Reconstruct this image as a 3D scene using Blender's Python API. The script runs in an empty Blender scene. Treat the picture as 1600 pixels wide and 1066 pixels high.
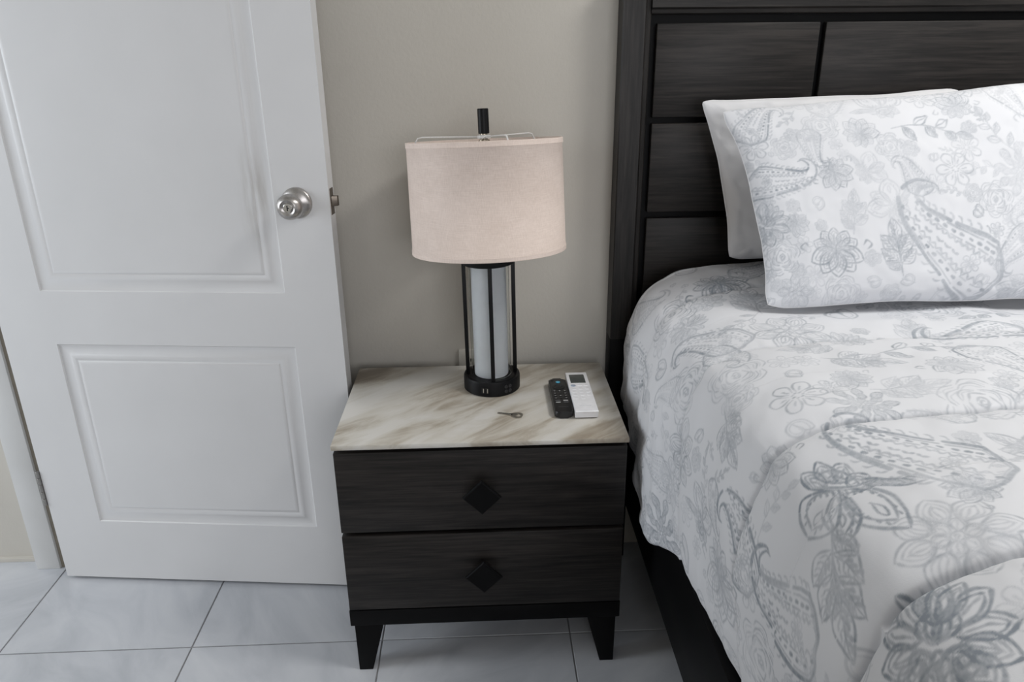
import bpy, bmesh, math, random
import numpy as np
from mathutils import Vector, Matrix

# ------------------------------------------------------------------ camera
S = bpy.context.scene
COL = S.collection
camd = bpy.data.cameras.new('camera')
camd.sensor_fit = 'HORIZONTAL'
camd.sensor_width = 36.0
camd.lens = 1169.32 / 1600 * 36.0
camd.clip_start = 0.05
cam = bpy.data.objects.new('camera', camd)
COL.objects.link(cam)
S.camera = cam
pitch, yaw, roll = math.radians(20.991), math.radians(2.168), math.radians(-0.578)
f = Vector((math.sin(yaw) * math.cos(pitch), math.cos(yaw) * math.cos(pitch), -math.sin(pitch)))
r0 = Vector((math.cos(yaw), -math.sin(yaw), 0))
u0 = r0.cross(f)
rr = math.cos(roll) * r0 + math.sin(roll) * u0
uu = -math.sin(roll) * r0 + math.cos(roll) * u0
M = Matrix((rr, uu, -f)).transposed().to_4x4()
M.translation = Vector((0.014, -1.327, 1.307))
cam.matrix_world = M

# ------------------------------------------------------------------ world, lights, exposure
w = bpy.data.worlds.new('world')
S.world = w
w.use_nodes = True
w.node_tree.nodes['Background'].inputs[0].default_value = (0.72, 0.82, 1.0, 1)
w.node_tree.nodes['Background'].inputs[1].default_value = 0.36
S.view_settings.view_transform = 'Standard'
S.view_settings.look = 'None'
S.view_settings.gamma = 1.0
S.view_settings.use_curve_mapping = False
S.view_settings.exposure = 0.0


def area(name, loc, target, sx, sy, power, colour, spread=180):
    d = bpy.data.lights.new(name, 'AREA')
    d.shape = 'RECTANGLE'
    d.size, d.size_y = sx, sy
    d.energy = power
    d.color = colour
    d.spread = math.radians(spread)
    o = bpy.data.objects.new(name, d)
    o.location = loc
    o.rotation_euler = (Vector(target) - Vector(loc)).to_track_quat('-Z', 'Y').to_euler()
    COL.objects.link(o)
    return o


# daylight through the window in the right wall, through the window behind the camera and from the hall
area('window_light_right', (4.56, -1.35, 1.95), (2.0, -0.95, 1.45), 1.4, 1.1, 10, (0.96, 0.98, 1.0))
area('window_light_front', (1.00, -4.06, 1.65), (0.70, 0.0, 1.40), 1.9, 1.5, 38, (0.97, 0.97, 1.0))
area('hall_daylight', (-2.95, -0.35, 1.2), (-1.0, -0.20, 0.7), 1.0, 1.9, 46, (0.87, 0.93, 1.0))
area('ceiling_light', (1.6, -0.55, 2.66), (1.6, -0.55, 0.0), 0.6, 0.6, 31, (1.0, 0.985, 0.96))

# ------------------------------------------------------------------ node material helpers


def mat(name):
    m = bpy.data.materials.new(name)
    m.use_nodes = True
    nt = m.node_tree
    return m, nt, nt.nodes['Principled BSDF']


def N(nt, t, **k):
    n = nt.nodes.new(t)
    for a, b in k.items():
        if a in n.inputs:
            n.inputs[a].default_value = b
        else:
            setattr(n, a, b)
    return n


def coords(nt, scale, rot=(0, 0, 0), src='Object'):
    tc = N(nt, 'ShaderNodeTexCoord')
    mp = N(nt, 'ShaderNodeMapping')
    if any(rot):
        # turn first, stretch after
        mp.vector_type = 'TEXTURE'
        scale = tuple(1.0 / x for x in scale)
    mp.inputs['Scale'].default_value = scale
    mp.inputs['Rotation'].default_value = rot
    nt.links.new(tc.outputs[src], mp.inputs['Vector'])
    return mp.outputs['Vector']


def noise(nt, vec, scale, detail=4, rough=0.55, dist=0.0):
    n = N(nt, 'ShaderNodeTexNoise')
    n.inputs['Scale'].default_value = scale
    n.inputs['Detail'].default_value = detail
    n.inputs['Roughness'].default_value = rough
    n.inputs['Distortion'].default_value = dist
    nt.links.new(vec, n.inputs['Vector'])
    return n.outputs['Fac']


def ramp(nt, fac, stops):
    n = N(nt, 'ShaderNodeValToRGB')
    e = n.color_ramp.elements
    while len(e) < len(stops):
        e.new(0.5)
    for el, (p, c) in zip(e, stops):
        el.position = p
        el.color = (*c, 1) if len(c) == 3 else c
    nt.links.new(fac, n.inputs['Fac'])
    return n.outputs['Color']


def bump(nt, b, height, strength, dist=0.001):
    n = N(nt, 'ShaderNodeBump')
    n.inputs['Strength'].default_value = strength
    n.inputs['Distance'].default_value = dist
    nt.links.new(height, n.inputs['Height'])
    nt.links.new(n.outputs['Normal'], b.inputs['Normal'])


def plain(name, col, rough=0.5, metal=0.0, spec=0.5, nscale=300, bstr=0.1):
    m, nt, b = mat(name)
    v = coords(nt, (1, 1, 1))
    nz = noise(nt, v, nscale, 3)
    c = ramp(nt, nz, [(0.3, tuple(x * 0.93 for x in col)), (0.7, tuple(min(1, x * 1.05) for x in col))])
    nt.links.new(c, b.inputs['Base Color'])
    b.inputs['Roughness'].default_value = rough
    b.inputs['Metallic'].default_value = metal
    b.inputs['Specular IOR Level'].default_value = spec
    if bstr:
        bump(nt, b, nz, bstr, 0.0006)
    return m


def wood(name, dark, light, axis='x', rough=0.46):
    m, nt, b = mat(name)
    sc = {'x': (2.2, 30, 30), 'z': (30, 30, 2.2), 'y': (30, 2.2, 30)}[axis]
    v = coords(nt, sc)
    g1 = noise(nt, v, 1.6, 7, 0.62, 0.9)
    v2 = coords(nt, tuple(x * 5 if x > 5 else x * 2.5 for x in sc))
    g2 = noise(nt, v2, 1.5, 4, 0.6)
    mx = N(nt, 'ShaderNodeMath', operation='MULTIPLY_ADD')
    nt.links.new(g2, mx.inputs[0])
    mx.inputs[1].default_value = 0.45
    ad = N(nt, 'ShaderNodeMath', operation='MULTIPLY')
    nt.links.new(g1, ad.inputs[0])
    ad.inputs[1].default_value = 0.6
    nt.links.new(ad.outputs[0], mx.inputs[2])
    c = ramp(nt, mx.outputs[0], [(0.40, dark), (0.52, tuple(0.6*a + 0.4*b_ for a, b_ in zip(dark, light))), (0.64, light)])
    nt.links.new(c, b.inputs['Base Color'])
    b.inputs['Roughness'].default_value = rough
    b.inputs['Specular IOR Level'].default_value = 0.30
    bump(nt, b, mx.outputs[0], 0.25, 0.0008)
    return m


MAT = {}
MAT['wood_x'] = wood('grey_oak_across', (0.0050, 0.0044, 0.0041), (0.028, 0.0238, 0.0215), 'x')
MAT['wood_z'] = wood('grey_oak_upright', (0.006, 0.0054, 0.005), (0.027, 0.0238, 0.022), 'z')
MAT['black_wood'] = plain('black_lacquered_wood', (0.003, 0.003, 0.0033), 0.5, 0, 0.12, 60, 0.05)
MAT['black_metal'] = plain('black_powder_coat', (0.004, 0.004, 0.0048), 0.45, 0, 0.2, 900, 0.15)
MAT['white_metal'] = plain('white_painted_wire', (0.75, 0.74, 0.72), 0.4)
MAT['brass'] = plain('dull_brass', (0.45, 0.40, 0.32), 0.35, 1.0)
MAT['chrome'] = plain('nickel', (0.72, 0.72, 0.70), 0.2, 1.0, 0.5, 200, 0.0)
MAT['hinge'] = plain('worn_hinge_steel', (0.32, 0.31, 0.30), 0.45, 0.8, 0.5, 150, 0.2)
MAT['latch'] = plain('bronzed_steel', (0.17, 0.145, 0.12), 0.35, 0.85, 0.5, 150, 0.1)
MAT['socket_black'] = plain('black_socket', (0.02, 0.02, 0.022), 0.35)
MAT['hole'] = plain('dark_hole', (0.003, 0.003, 0.003), 0.6)
MAT['white_plastic'] = plain('white_plastic', (0.82, 0.82, 0.84), 0.35, 0, 0.5, 40, 0.0)
MAT['grey_plastic'] = plain('pale_grey_buttons', (0.64, 0.65, 0.68), 0.4, 0, 0.5, 40, 0.0)
MAT['blue_plastic'] = plain('blue_grey_button', (0.36, 0.42, 0.52), 0.4, 0, 0.5, 40, 0.0)
MAT['screen'] = plain('grey_display', (0.045, 0.055, 0.052), 0.12, 0, 0.5, 40, 0.0)
MAT['black_plastic'] = plain('black_plastic', (0.008, 0.008, 0.009), 0.35, 0, 0.45, 500, 0.05)
MAT['mark_white'] = plain('white_print', (0.62, 0.62, 0.62), 0.5, 0, 0.5, 40, 0.0)
MAT['mark_grey'] = plain('grey_print', (0.12, 0.12, 0.125), 0.5, 0, 0.5, 40, 0.0)
MAT['mark_blue'] = plain('blue_print', (0.10, 0.42, 0.62), 0.4, 0, 0.5, 40, 0.0)
MAT['key'] = plain('worn_key_nickel', (0.40, 0.38, 0.34), 0.38, 1.0, 0.5, 250, 0.2)
MAT['outlet'] = plain('cream_outlet_plastic', (0.62, 0.60, 0.55), 0.4, 0, 0.5, 40, 0)
MAT['rebate'] = plain('stained_rebate', (0.25, 0.225, 0.185), 0.7, 0, 0.2, 25, 0.1)
MAT['grout'] = plain('grey_grout', (0.25, 0.25, 0.255), 0.8, 0, 0.3, 120, 0.3)
MAT['mattress'] = plain('white_ticking', (0.74, 0.74, 0.76), 0.9, 0, 0.2, 200, 0.3)
MAT['ceiling'] = plain('ceiling_paint', (0.78, 0.78, 0.76), 0.9, 0, 0.2, 90, 0.1)

# brushed steel knob
m, nt, b = mat('brushed_steel')
v = coords(nt, (1, 1, 1))
nz = noise(nt, v, 240, 3)
nt.links.new(ramp(nt, nz, [(0.3, (0.42, 0.40, 0.385)), (0.7, (0.52, 0.50, 0.48))]), b.inputs['Base Color'])
b.inputs['Metallic'].default_value = 1
b.inputs['Roughness'].default_value = 0.33
b.inputs['Anisotropic'].default_value = 0.5
MAT['steel'] = m

# wall paint, warm off white with a rolled texture
m, nt, b = mat('wall_paint')
v = coords(nt, (1, 1, 1))
big = noise(nt, v, 2.2, 3)
nt.links.new(ramp(nt, big, [(0.3, (0.545, 0.518, 0.468)), (0.7, (0.58, 0.553, 0.502))]), b.inputs['Base Color'])
b.inputs['Roughness'].default_value = 0.75
b.inputs['Specular IOR Level'].default_value = 0.25
v2 = coords(nt, (1, 1, 0.75))
bump(nt, b, noise(nt, v2, 150, 4, 0.6), 0.28, 0.0018)
MAT['wall'] = m

# door paint with faint handling smudges beside the knob
m, nt, b = mat('door_paint')
v = coords(nt, (1, 1, 1))
nz = noise(nt, v, 3.0, 3)
base = ramp(nt, nz, [(0.3, (0.66, 0.66, 0.665)), (0.7, (0.70, 0.70, 0.705))])
sm = noise(nt, coords(nt, (40, 40, 5)), 1.0, 4, 0.6)
# smudge mask round the stile edge beside the knob (object space of the door)
tc = N(nt, 'ShaderNodeTexCoord')
dm = N(nt, 'ShaderNodeMapping')
dm.inputs['Location'].default_value = (-0.640 / 0.05, 0, -1.02 / 0.14)
dm.inputs['Scale'].default_value = (1 / 0.05, 0.0, 1 / 0.14)
nt.links.new(tc.outputs['Object'], dm.inputs['Vector'])
ln = N(nt, 'ShaderNodeVectorMath', operation='LENGTH')
nt.links.new(dm.outputs['Vector'], ln.inputs[0])
mr = N(nt, 'ShaderNodeMapRange')
mr.inputs['From Min'].default_value = 1.0
mr.inputs['From Max'].default_value = 0.2
mr.inputs['To Min'].default_value = 0.0
mr.inputs['To Max'].default_value = 0.55
nt.links.new(ln.outputs['Value'], mr.inputs['Value'])
mu = N(nt, 'ShaderNodeMath', operation='MULTIPLY')
nt.links.new(mr.outputs[0], mu.inputs[0])
nt.links.new(ramp(nt, sm, [(0.42, (0, 0, 0)), (0.62, (1, 1, 1))]), mu.inputs[1])
mix = N(nt, 'ShaderNodeMix', data_type='RGBA')
nt.links.new(mu.outputs[0], mix.inputs['Factor'])
nt.links.new(base, mix.inputs['A'])
mix.inputs['B'].default_value = (0.42, 0.40, 0.37, 1)
nt.links.new(mix.outputs['Result'], b.inputs['Base Color'])
b.inputs['Roughness'].default_value = 0.36
b.inputs['Specular IOR Level'].default_value = 0.4
bump(nt, b, noise(nt, coords(nt, (1, 1, 0.3)), 260, 3), 0.05, 0.0006)
MAT['door'] = m

m, nt, b = mat('jamb_paint')
v = coords(nt, (1, 1, 1))
nz = noise(nt, v, 5.0, 4)
nt.links.new(ramp(nt, nz, [(0.3, (0.62, 0.62, 0.61)), (0.7, (0.68, 0.68, 0.675))]), b.inputs['Base Color'])
b.inputs['Roughness'].default_value = 0.4
MAT['jamb'] = m

# floor tile, pale blue grey porcelain with cloudy veins
m, nt, b = mat('porcelain_tile')
oi = N(nt, 'ShaderNodeObjectInfo')
tc = N(nt, 'ShaderNodeTexCoord')
add = N(nt, 'ShaderNodeVectorMath', operation='ADD')
sc_ = N(nt, 'ShaderNodeVectorMath', operation='SCALE')
cb = N(nt, 'ShaderNodeCombineXYZ')
nt.links.new(oi.outputs['Random'], cb.inputs['X'])
nt.links.new(oi.outputs['Random'], cb.inputs['Z'])
nt.links.new(cb.outputs[0], sc_.inputs[0])
sc_.inputs['Scale'].default_value = 37.0
nt.links.new(tc.outputs['Object'], add.inputs[0])
nt.links.new(sc_.outputs[0], add.inputs[1])
mp = N(nt, 'ShaderNodeMapping')
mp.vector_type = 'TEXTURE'
mp.inputs['Rotation'].default_value = (0, 0, 0.6)
mp.inputs['Scale'].default_value = (1 / 3.0, 1 / 7.0, 1 / 4.0)
nt.links.new(add.outputs[0], mp.inputs['Vector'])
n1 = noise(nt, mp.outputs['Vector'], 1.1, 6, 0.58, 0.8)
nt.links.new(ramp(nt, n1, [(0.30, (0.43, 0.445, 0.475)), (0.5, (0.50, 0.515, 0.545)), (0.72, (0.57, 0.582, 0.605))]), b.inputs['Base Color'])
b.inputs['Roughness'].default_value = 0.22
b.inputs['Specular IOR Level'].default_value = 0.45
MAT['tile'] = m

# marble top: cream with brown grey drifting veins
m, nt, b = mat('cream_marble')
v = coords(nt, (4.2, 19.0, 19.0), (0, 0, 0.66))
n1 = noise(nt, v, 1.0, 7, 0.60, 0.7)
v2 = coords(nt, (2.4, 7.0, 7.0), (0, 0, 0.75))
n2 = noise(nt, v2, 1.2, 4, 0.5, 0.6)
mu = N(nt, 'ShaderNodeMath', operation='ADD')
nt.links.new(n1, mu.inputs[0])
nt.links.new(n2, mu.inputs[1])
hf = N(nt, 'ShaderNodeMath', operation='MULTIPLY')
hf.inputs[1].default_value = 0.5
nt.links.new(mu.outputs[0], hf.inputs[0])
nt.links.new(ramp(nt, hf.outputs[0], [(0.36, (0.27, 0.225, 0.17)), (0.43, (0.41, 0.365, 0.30)), (0.49, (0.56, 0.53, 0.47)), (0.58, (0.64, 0.62, 0.58))]), b.inputs['Base Color'])
b.inputs['Roughness'].default_value = 0.33
MAT['marble'] = m

# linen shade
m, nt, b = mat('linen_shade')
va = noise(nt, coords(nt, (900, 900, 60)), 1.0, 2)
vb = noise(nt, coords(nt, (40, 40, 1100)), 1.0, 3)
vc = noise(nt, coords(nt, (8, 8, 8)), 2.0, 3)
ad = N(nt, 'ShaderNodeMath', operation='ADD')
nt.links.new(va, ad.inputs[0])
nt.links.new(vb, ad.inputs[1])
ad2 = N(nt, 'ShaderNodeMath', operation='MULTIPLY_ADD')
nt.links.new(vc, ad2.inputs[0])
ad2.inputs[1].default_value = 0.7
nt.links.new(ad.outputs[0], ad2.inputs[2])
nt.links.new(ramp(nt, ad2.outputs[0], [(0.0, (0.73, 0.605, 0.53)), (1.0, (0.95, 0.82, 0.745))]), b.inputs['Base Color'])
# the ramp is fed with a normalised value
nm = N(nt, 'ShaderNodeMapRange')
nm.inputs['From Min'].default_value = 0.9
nm.inputs['From Max'].default_value = 1.8
nt.links.new(ad2.outputs[0], nm.inputs['Value'])
for l in list(nt.links):
    if l.to_node.type == 'VALTORGB':
        nt.links.new(nm.outputs[0], l.to_socket)
b.inputs['Roughness'].default_value = 0.95
b.inputs['Specular IOR Level'].default_value = 0.1
bump(nt, b, ad.outputs[0], 0.2, 0.0008)
tr = N(nt, 'ShaderNodeBsdfTranslucent')
tr.inputs['Color'].default_value = (0.62, 0.52, 0.45, 1)
ms = N(nt, 'ShaderNodeMixShader')
ms.inputs[0].default_value = 0.10
nt.links.new(b.outputs[0], ms.inputs[1])
nt.links.new(tr.outputs[0], ms.inputs[2])
nt.links.new(ms.outputs[0], nt.nodes['Material Output'].inputs['Surface'])
MAT['linen'] = m

# frosted glass tube
m, nt, b = mat('frosted_glass')
v = coords(nt, (1, 1, 1))
nz = noise(nt, v, 30, 3)
nt.links.new(ramp(nt, nz, [(0.3, (0.80, 0.80, 0.815)), (0.7, (0.86, 0.86, 0.875))]), b.inputs['Base Color'])
b.inputs['Roughness'].default_value = 0.35
tr = N(nt, 'ShaderNodeBsdfTranslucent')
tr.inputs['Color'].default_value = (0.92, 0.92, 0.94, 1)
ms = N(nt, 'ShaderNodeMixShader')
ms.inputs[0].default_value = 0.4
nt.links.new(b.outputs[0], ms.inputs[1])
nt.links.new(tr.outputs[0], ms.inputs[2])
nt.links.new(ms.outputs[0], nt.nodes['Material Output'].inputs['Surface'])
MAT['frosted'] = m

m, nt, b = mat('clear_glass')
v = coords(nt, (1, 1, 1))
b.inputs['Base Color'].default_value = (0.95, 0.97, 0.97, 1)
b.inputs['Transmission Weight'].default_value = 1.0
b.inputs['Roughness'].default_value = 0.03
b.inputs['IOR'].default_value = 1.1
MAT['clear'] = m


def fabric(name, white, ink, printed):
    m, nt, b = mat(name)
    v = coords(nt, (1, 1, 1))
    wv = noise(nt, v, 700, 2)
    cl = noise(nt, v, 6, 3)
    base = ramp(nt, cl, [(0.3, tuple(x * 0.975 for x in white)), (0.7, white)])
    if printed:
        at = N(nt, 'ShaderNodeAttribute', attribute_name='print')
        mix = N(nt, 'ShaderNodeMix', data_type='RGBA')
        nt.links.new(at.outputs['Fac'], mix.inputs['Factor'])
        nt.links.new(base, mix.inputs['A'])
        mix.inputs['B'].default_value = (*ink, 1)
        nt.links.new(mix.outputs['Result'], b.inputs['Base Color'])
    else:
        nt.links.new(base, b.inputs['Base Color'])
    b.inputs['Roughness'].default_value = 0.85
    b.inputs['Specular IOR Level'].default_value = 0.15
    b.inputs['Sheen Weight'].default_value = 0.08
    bump(nt, b, wv, 0.12, 0.0008)
    return m


MAT['printed'] = fabric('printed_cotton', (0.735, 0.745, 0.775), (0.27, 0.302, 0.342), True)
MAT['white_cotton'] = fabric('plain_cotton', (0.74, 0.74, 0.755), (0, 0, 0), False)

# ------------------------------------------------------------------ object helpers
ORG = {}


def thing(name, label, cat, loc):
    o = bpy.data.objects.new(name, None)
    o.empty_display_size = 0.05
    COL.objects.link(o)
    o.location = loc
    o['label'] = label
    o['category'] = cat
    ORG[o.name] = Vector(loc)
    return o


def link(name, me, material, parent=None, origin=None, label=None, kind=None):
    """me holds world coordinates; the origin goes to the parent's origin (or the one given)"""
    o = bpy.data.objects.new(name, me)
    COL.objects.link(o)
    if material is not None:
        me.materials.append(MAT[material])
    L = ORG[parent.name] if parent is not None else Vector(origin or (0, 0, 0))
    me.transform(Matrix.Translation(-L))
    if parent is not None:
        o.parent = parent
    else:
        o.location = L
    ORG[o.name] = L
    if label:
        o['label'] = label
    if kind:
        o['kind'] = kind
    return o


def fin(name, bm, material, parent=None, origin=None, label=None, kind=None, smooth=False, angle=35):
    bmesh.ops.recalc_face_normals(bm, faces=bm.faces)
    me = bpy.data.meshes.new(name)
    bm.to_mesh(me)
    bm.free()
    if smooth:
        for p in me.polygons:
            p.use_smooth = True
        me.set_sharp_from_angle(angle=math.radians(angle))
    return link(name, me, material, parent, origin, label, kind)


def box(bm, x0, x1, y0, y1, z0, z1, bev=0.0, seg=2):
    vs = [bm.verts.new((x, y, z)) for x in (x0, x1) for y in (y0, y1) for z in (z0, z1)]
    fs = [(0, 1, 3, 2), (4, 6, 7, 5), (0, 4, 5, 1), (2, 3, 7, 6), (0, 2, 6, 4), (1, 5, 7, 3)]
    faces = [bm.faces.new([vs[i] for i in q]) for q in fs]
    if bev > 0:
        es = list({e for fc in faces for e in fc.edges})
        bmesh.ops.bevel(bm, geom=es, offset=bev, segments=seg, profile=0.5, affect='EDGES')


def boxobj(name, dims, material, parent=None, bev=0.002, **k):
    bm = bmesh.new()
    box(bm, *dims, bev=bev)
    return fin(name, bm, material, parent, smooth=bev > 0, **k)


def lathe(bm, prof, centre, axis=Vector((0, 0, 1)), seg=48, cap0=True, cap1=True):
    """prof: list of (radius, height along axis)"""
    q = Vector((0, 0, 1)).rotation_difference(axis)
    C = Vector(centre)
    rings = []
    for r, h in prof:
        if r < 1e-6:
            rings.append([bm.verts.new(C + q @ Vector((0, 0, h)))])
        else:
            rings.append([bm.verts.new(C + q @ Vector((r * math.cos(2 * math.pi * i / seg), r * math.sin(2 * math.pi * i / seg), h))) for i in range(seg)])
    for a, b_ in zip(rings[:-1], rings[1:]):
        for i in range(seg):
            j = (i + 1) % seg
            if len(a) == 1 and len(b_) == 1:
                continue
            if len(a) == 1:
                bm.faces.new((a[0], b_[i], b_[j]))
            elif len(b_) == 1:
                bm.faces.new((a[i], b_[0], a[j]))
            else:
                bm.faces.new((a[i], b_[i], b_[j], a[j]))
    if cap0 and len(rings[0]) > 1:
        bm.faces.new(rings[0])
    if cap1 and len(rings[-1]) > 1:
        bm.faces.new(rings[-1])


def tube(bm, pts, r, seg=10):
    pts = [Vector(p) for p in pts]
    rings = []
    for i, p in enumerate(pts):
        d = (pts[min(i + 1, len(pts) - 1)] - pts[max(i - 1, 0)]).normalized()
        a = d.orthogonal().normalized() if i == 0 else (rings_n - d * rings_n.dot(d)).normalized()
        rings_n = a
        b_ = d.cross(a)
        rings.append([bm.verts.new(p + r * (math.cos(t) * a + math.sin(t) * b_)) for t in [2 * math.pi * k / seg for k in range(seg)]])
    for A, B in zip(rings[:-1], rings[1:]):
        for i in range(seg):
            bm.faces.new((A[i], A[(i + 1) % seg], B[(i + 1) % seg], B[i]))
    bm.faces.new(rings[0])
    bm.faces.new(rings[-1])


def extrude_poly(bm, pts, vec, bev=0.0):
    """pts: 3d polygon, extruded along vec"""
    V = Vector(vec)
    a = [bm.verts.new(p) for p in pts]
    b_ = [bm.verts.new(Vector(p) + V) for p in pts]
    fs = [bm.faces.new(a), bm.faces.new(b_[::-1])]
    n = len(pts)
    for i in range(n):
        fs.append(bm.faces.new((a[i], b_[i], b_[(i + 1) % n], a[(i + 1) % n])))
    if bev:
        bmesh.ops.bevel(bm, geom=list({e for fc in fs[:2] for e in fc.edges}), offset=bev, segments=2, profile=0.5, affect='EDGES')


# ------------------------------------------------------------------ room shell
WY = 0.450          # back wall plane
LX = -1.165         # left wall plane (doorway side)
bm = bmesh.new()
box(bm, LX, 4.72, WY, WY + 0.12, 0, 2.7)
fin('wall_back', bm, 'wall', kind='structure')
bm = bmesh.new()
box(bm, LX - 0.10, LX, -4.2, -0.47, 0, 2.7)
box(bm, LX - 0.10, LX, -0.47, WY, 2.06, 2.7)
fin('wall_left', bm, 'wall', kind='structure')
bm = bmesh.new()
box(bm, -3.2, LX - 0.09, 0.462, 0.57, 0, 2.7)
fin('wall_hall', bm, 'wall', kind='structure')
bm = bmesh.new()
box(bm, -3.2, -3.1, -1.6, 0.462, 0, 2.7)
fin('wall_hall_end', bm, 'wall', kind='structure')
bm = bmesh.new()
box(bm, -3.1, LX - 0.1, -1.7, -1.6, 0, 2.7)
fin('wall_hall_front', bm, 'wall', kind='structure')
bm = bmesh.new()
box(bm, 4.62, 4.72, -4.2, WY, 0, 1.3)
box(bm, 4.62, 4.72, -4.2, WY, 2.55, 2.7)
box(bm, 4.62, 4.72, -4.2, -2.1, 1.3, 2.55)
box(bm, 4.62, 4.72, -0.6, WY, 1.3, 2.55)
fin('wall_right', bm, 'wall', kind='structure')
bm = bmesh.new()
box(bm, LX, 4.62, -4.22, -4.12, 0, 0.85)
box(bm, LX, 4.62, -4.22, -4.12, 2.45, 2.7)
box(bm, LX, 0.0, -4.22, -4.12, 0.85, 2.45)
box(bm, 2.0, 4.62, -4.22, -4.12, 0.85, 2.45)
fin('wall_front', bm, 'wall', kind='structure')
bm = bmesh.new()
box(bm, -3.2, 4.72, -4.22, 0.57, 2.7, 2.8)
fin('ceiling', bm, 'ceiling', kind='structure')

# floor: a grout bed with every tile laid on it
bm = bmesh.new()
box(bm, -3.2, 4.72, -4.22, 0.57, -0.10, -0.0022)
floor = fin('floor', bm, 'grout', kind='structure')
T, GX, GY = 0.45, -0.699, 0.101
bm = bmesh.new()
g = 0.0017
box(bm, g, T - g, g, T - g, -0.012, 0.0, bev=0.0008, seg=1)
bmesh.ops.translate(bm, verts=bm.verts, vec=(-T / 2, -T / 2, 0))
tile_me = bpy.data.meshes.new('tile')
bmesh.ops.recalc_face_normals(bm, faces=bm.faces)
bm.to_mesh(tile_me)
bm.free()
tile_me.materials.append(MAT['tile'])
rnd = random.Random(5)
for i in range(-4, 11):
    for j in range(-8, 1):
        x0, y0 = GX + i * T, GY + j * T
        if x0 + T > 4.6 or x0 < -2.9:
            continue
        o = bpy.data.objects.new('tile', tile_me)
        COL.objects.link(o)
        o.parent = floor
        o.location = (x0 + T / 2, y0 + T / 2, 0)
        o.rotation_euler = (0, 0, rnd.choice((0, 1, 2, 3)) * math.pi / 2)

# door frame at the hinge side
bm = bmesh.new()
box(bm, -1.228, -1.1655, 0.416, 0.4615, 0, 2.06, bev=0.002)
jamb = fin('trim_1', bm, 'jamb', kind='structure', smooth=True)
bm = bmesh.new()
box(bm, -1.1655, -1.140, 0.424, 0.455, 0, 2.06)
fin('rebate_strip', bm, 'rebate', jamb, label='stained unpainted strip beside the hinges')
bm = bmesh.new()
box(bm, -1.265, -1.15, -0.47, -0.44, 0, 2.06, bev=0.002)
fin('trim_2', bm, 'jamb', kind='structure', smooth=True)
bm = bmesh.new()
box(bm, -3.05, -1.236, 0.452, 0.4635, 0, 0.012, bev=0.001)
fin('baseboard_hall', bm, 'wall', kind='structure')

# ------------------------------------------------------------------ door (a: along the leaf from the hinge, z up)
DA = math.atan(0.1015)
DX, DY = -1.106, 0.370
ea = Vector((math.cos(DA), -math.sin(DA), 0))       # along the leaf
en = Vector((-math.sin(DA), -math.cos(DA), 0))      # out of the leaf, towards the room
A0, A1, Z0, Z1 = -0.016, 0.7975, 0.010, 2.04
TH = 0.036
Lhole = (0.102, 0.676)
panels = [(0.112, 0.684, 0.187, 0.679), (0.102, 0.676, 0.809, 1.90)]


def dp(a, n, z):
    return Vector((DX, DY, 0)) + ea * a + en * n + Vector((0, 0, z))


DOOR_LOC = dp(A0, -TH / 2, 0)


def door_local(me):
    R = Matrix((ea, -en, Vector((0, 0, 1)))).transposed().to_4x4()
    return R


# door geometry is made in (a, depth, z) and the object is turned, so its texture follows the leaf
def DV(a, n, z):
    return Vector((a, -n, z))


dbm = bmesh.new()


def quad(bm, *p):
    return bm.faces.new([bm.verts.new(q) for q in p])


# both faces of the leaf: strips round the two panels
for side, n in ((1, 0.0), (-1, -TH)):
    (l0, r0_, b0, t0), (l1, r1_, b1, t1) = panels
    for (aa, ab, za, zb) in ((A0, A1, Z0, b0), (A0, l0, b0, t0), (r0_, A1, b0, t0), (A0, A1, t0, b1), (A0, l1, b1, t1), (r1_, A1, b1, t1), (A0, A1, t1, Z1)):
        quad(dbm, DV(aa, n, za), DV(ab, n, za), DV(ab, n, zb), DV(aa, n, zb))
quad(dbm, DV(A0, 0, Z0), DV(A0, -TH, Z0), DV(A0, -TH, Z1), DV(A0, 0, Z1))
quad(dbm, DV(A1, 0, Z0), DV(A1, 0, Z1), DV(A1, -TH, Z1), DV(A1, -TH, Z0))
quad(dbm, DV(A0, 0, Z0), DV(A1, 0, Z0), DV(A1, -TH, Z0), DV(A0, -TH, Z0))
quad(dbm, DV(A0, 0, Z1), DV(A0, -TH, Z1), DV(A1, -TH, Z1), DV(A1, 0, Z1))
bmesh.ops.remove_doubles(dbm, verts=dbm.verts, dist=1e-5)
dme = bpy.data.meshes.new('door_1')
bmesh.ops.recalc_face_normals(dbm, faces=dbm.faces)
dbm.to_mesh(dme)
dbm.free()
dme.materials.append(MAT['door'])
door = bpy.data.objects.new('door_1', dme)
COL.objects.link(door)
door['kind'] = 'structure'
door.location = (DX, DY, 0)
door.rotation_euler = (0, 0, -DA)


def door_part(name, bm, material, smooth=True, label=None, angle=35, parent=None):
    bmesh.ops.recalc_face_normals(bm, faces=bm.faces)
    me = bpy.data.meshes.new(name)
    bm.to_mesh(me)
    bm.free()
    if smooth:
        for p in me.polygons:
            p.use_smooth = True
        me.set_sharp_from_angle(angle=math.radians(angle))
    me.materials.append(MAT[material])
    o = bpy.data.objects.new(name, me)
    COL.objects.link(o)
    o.parent = parent or door
    if label:
        o['label'] = label
    return o


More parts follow.
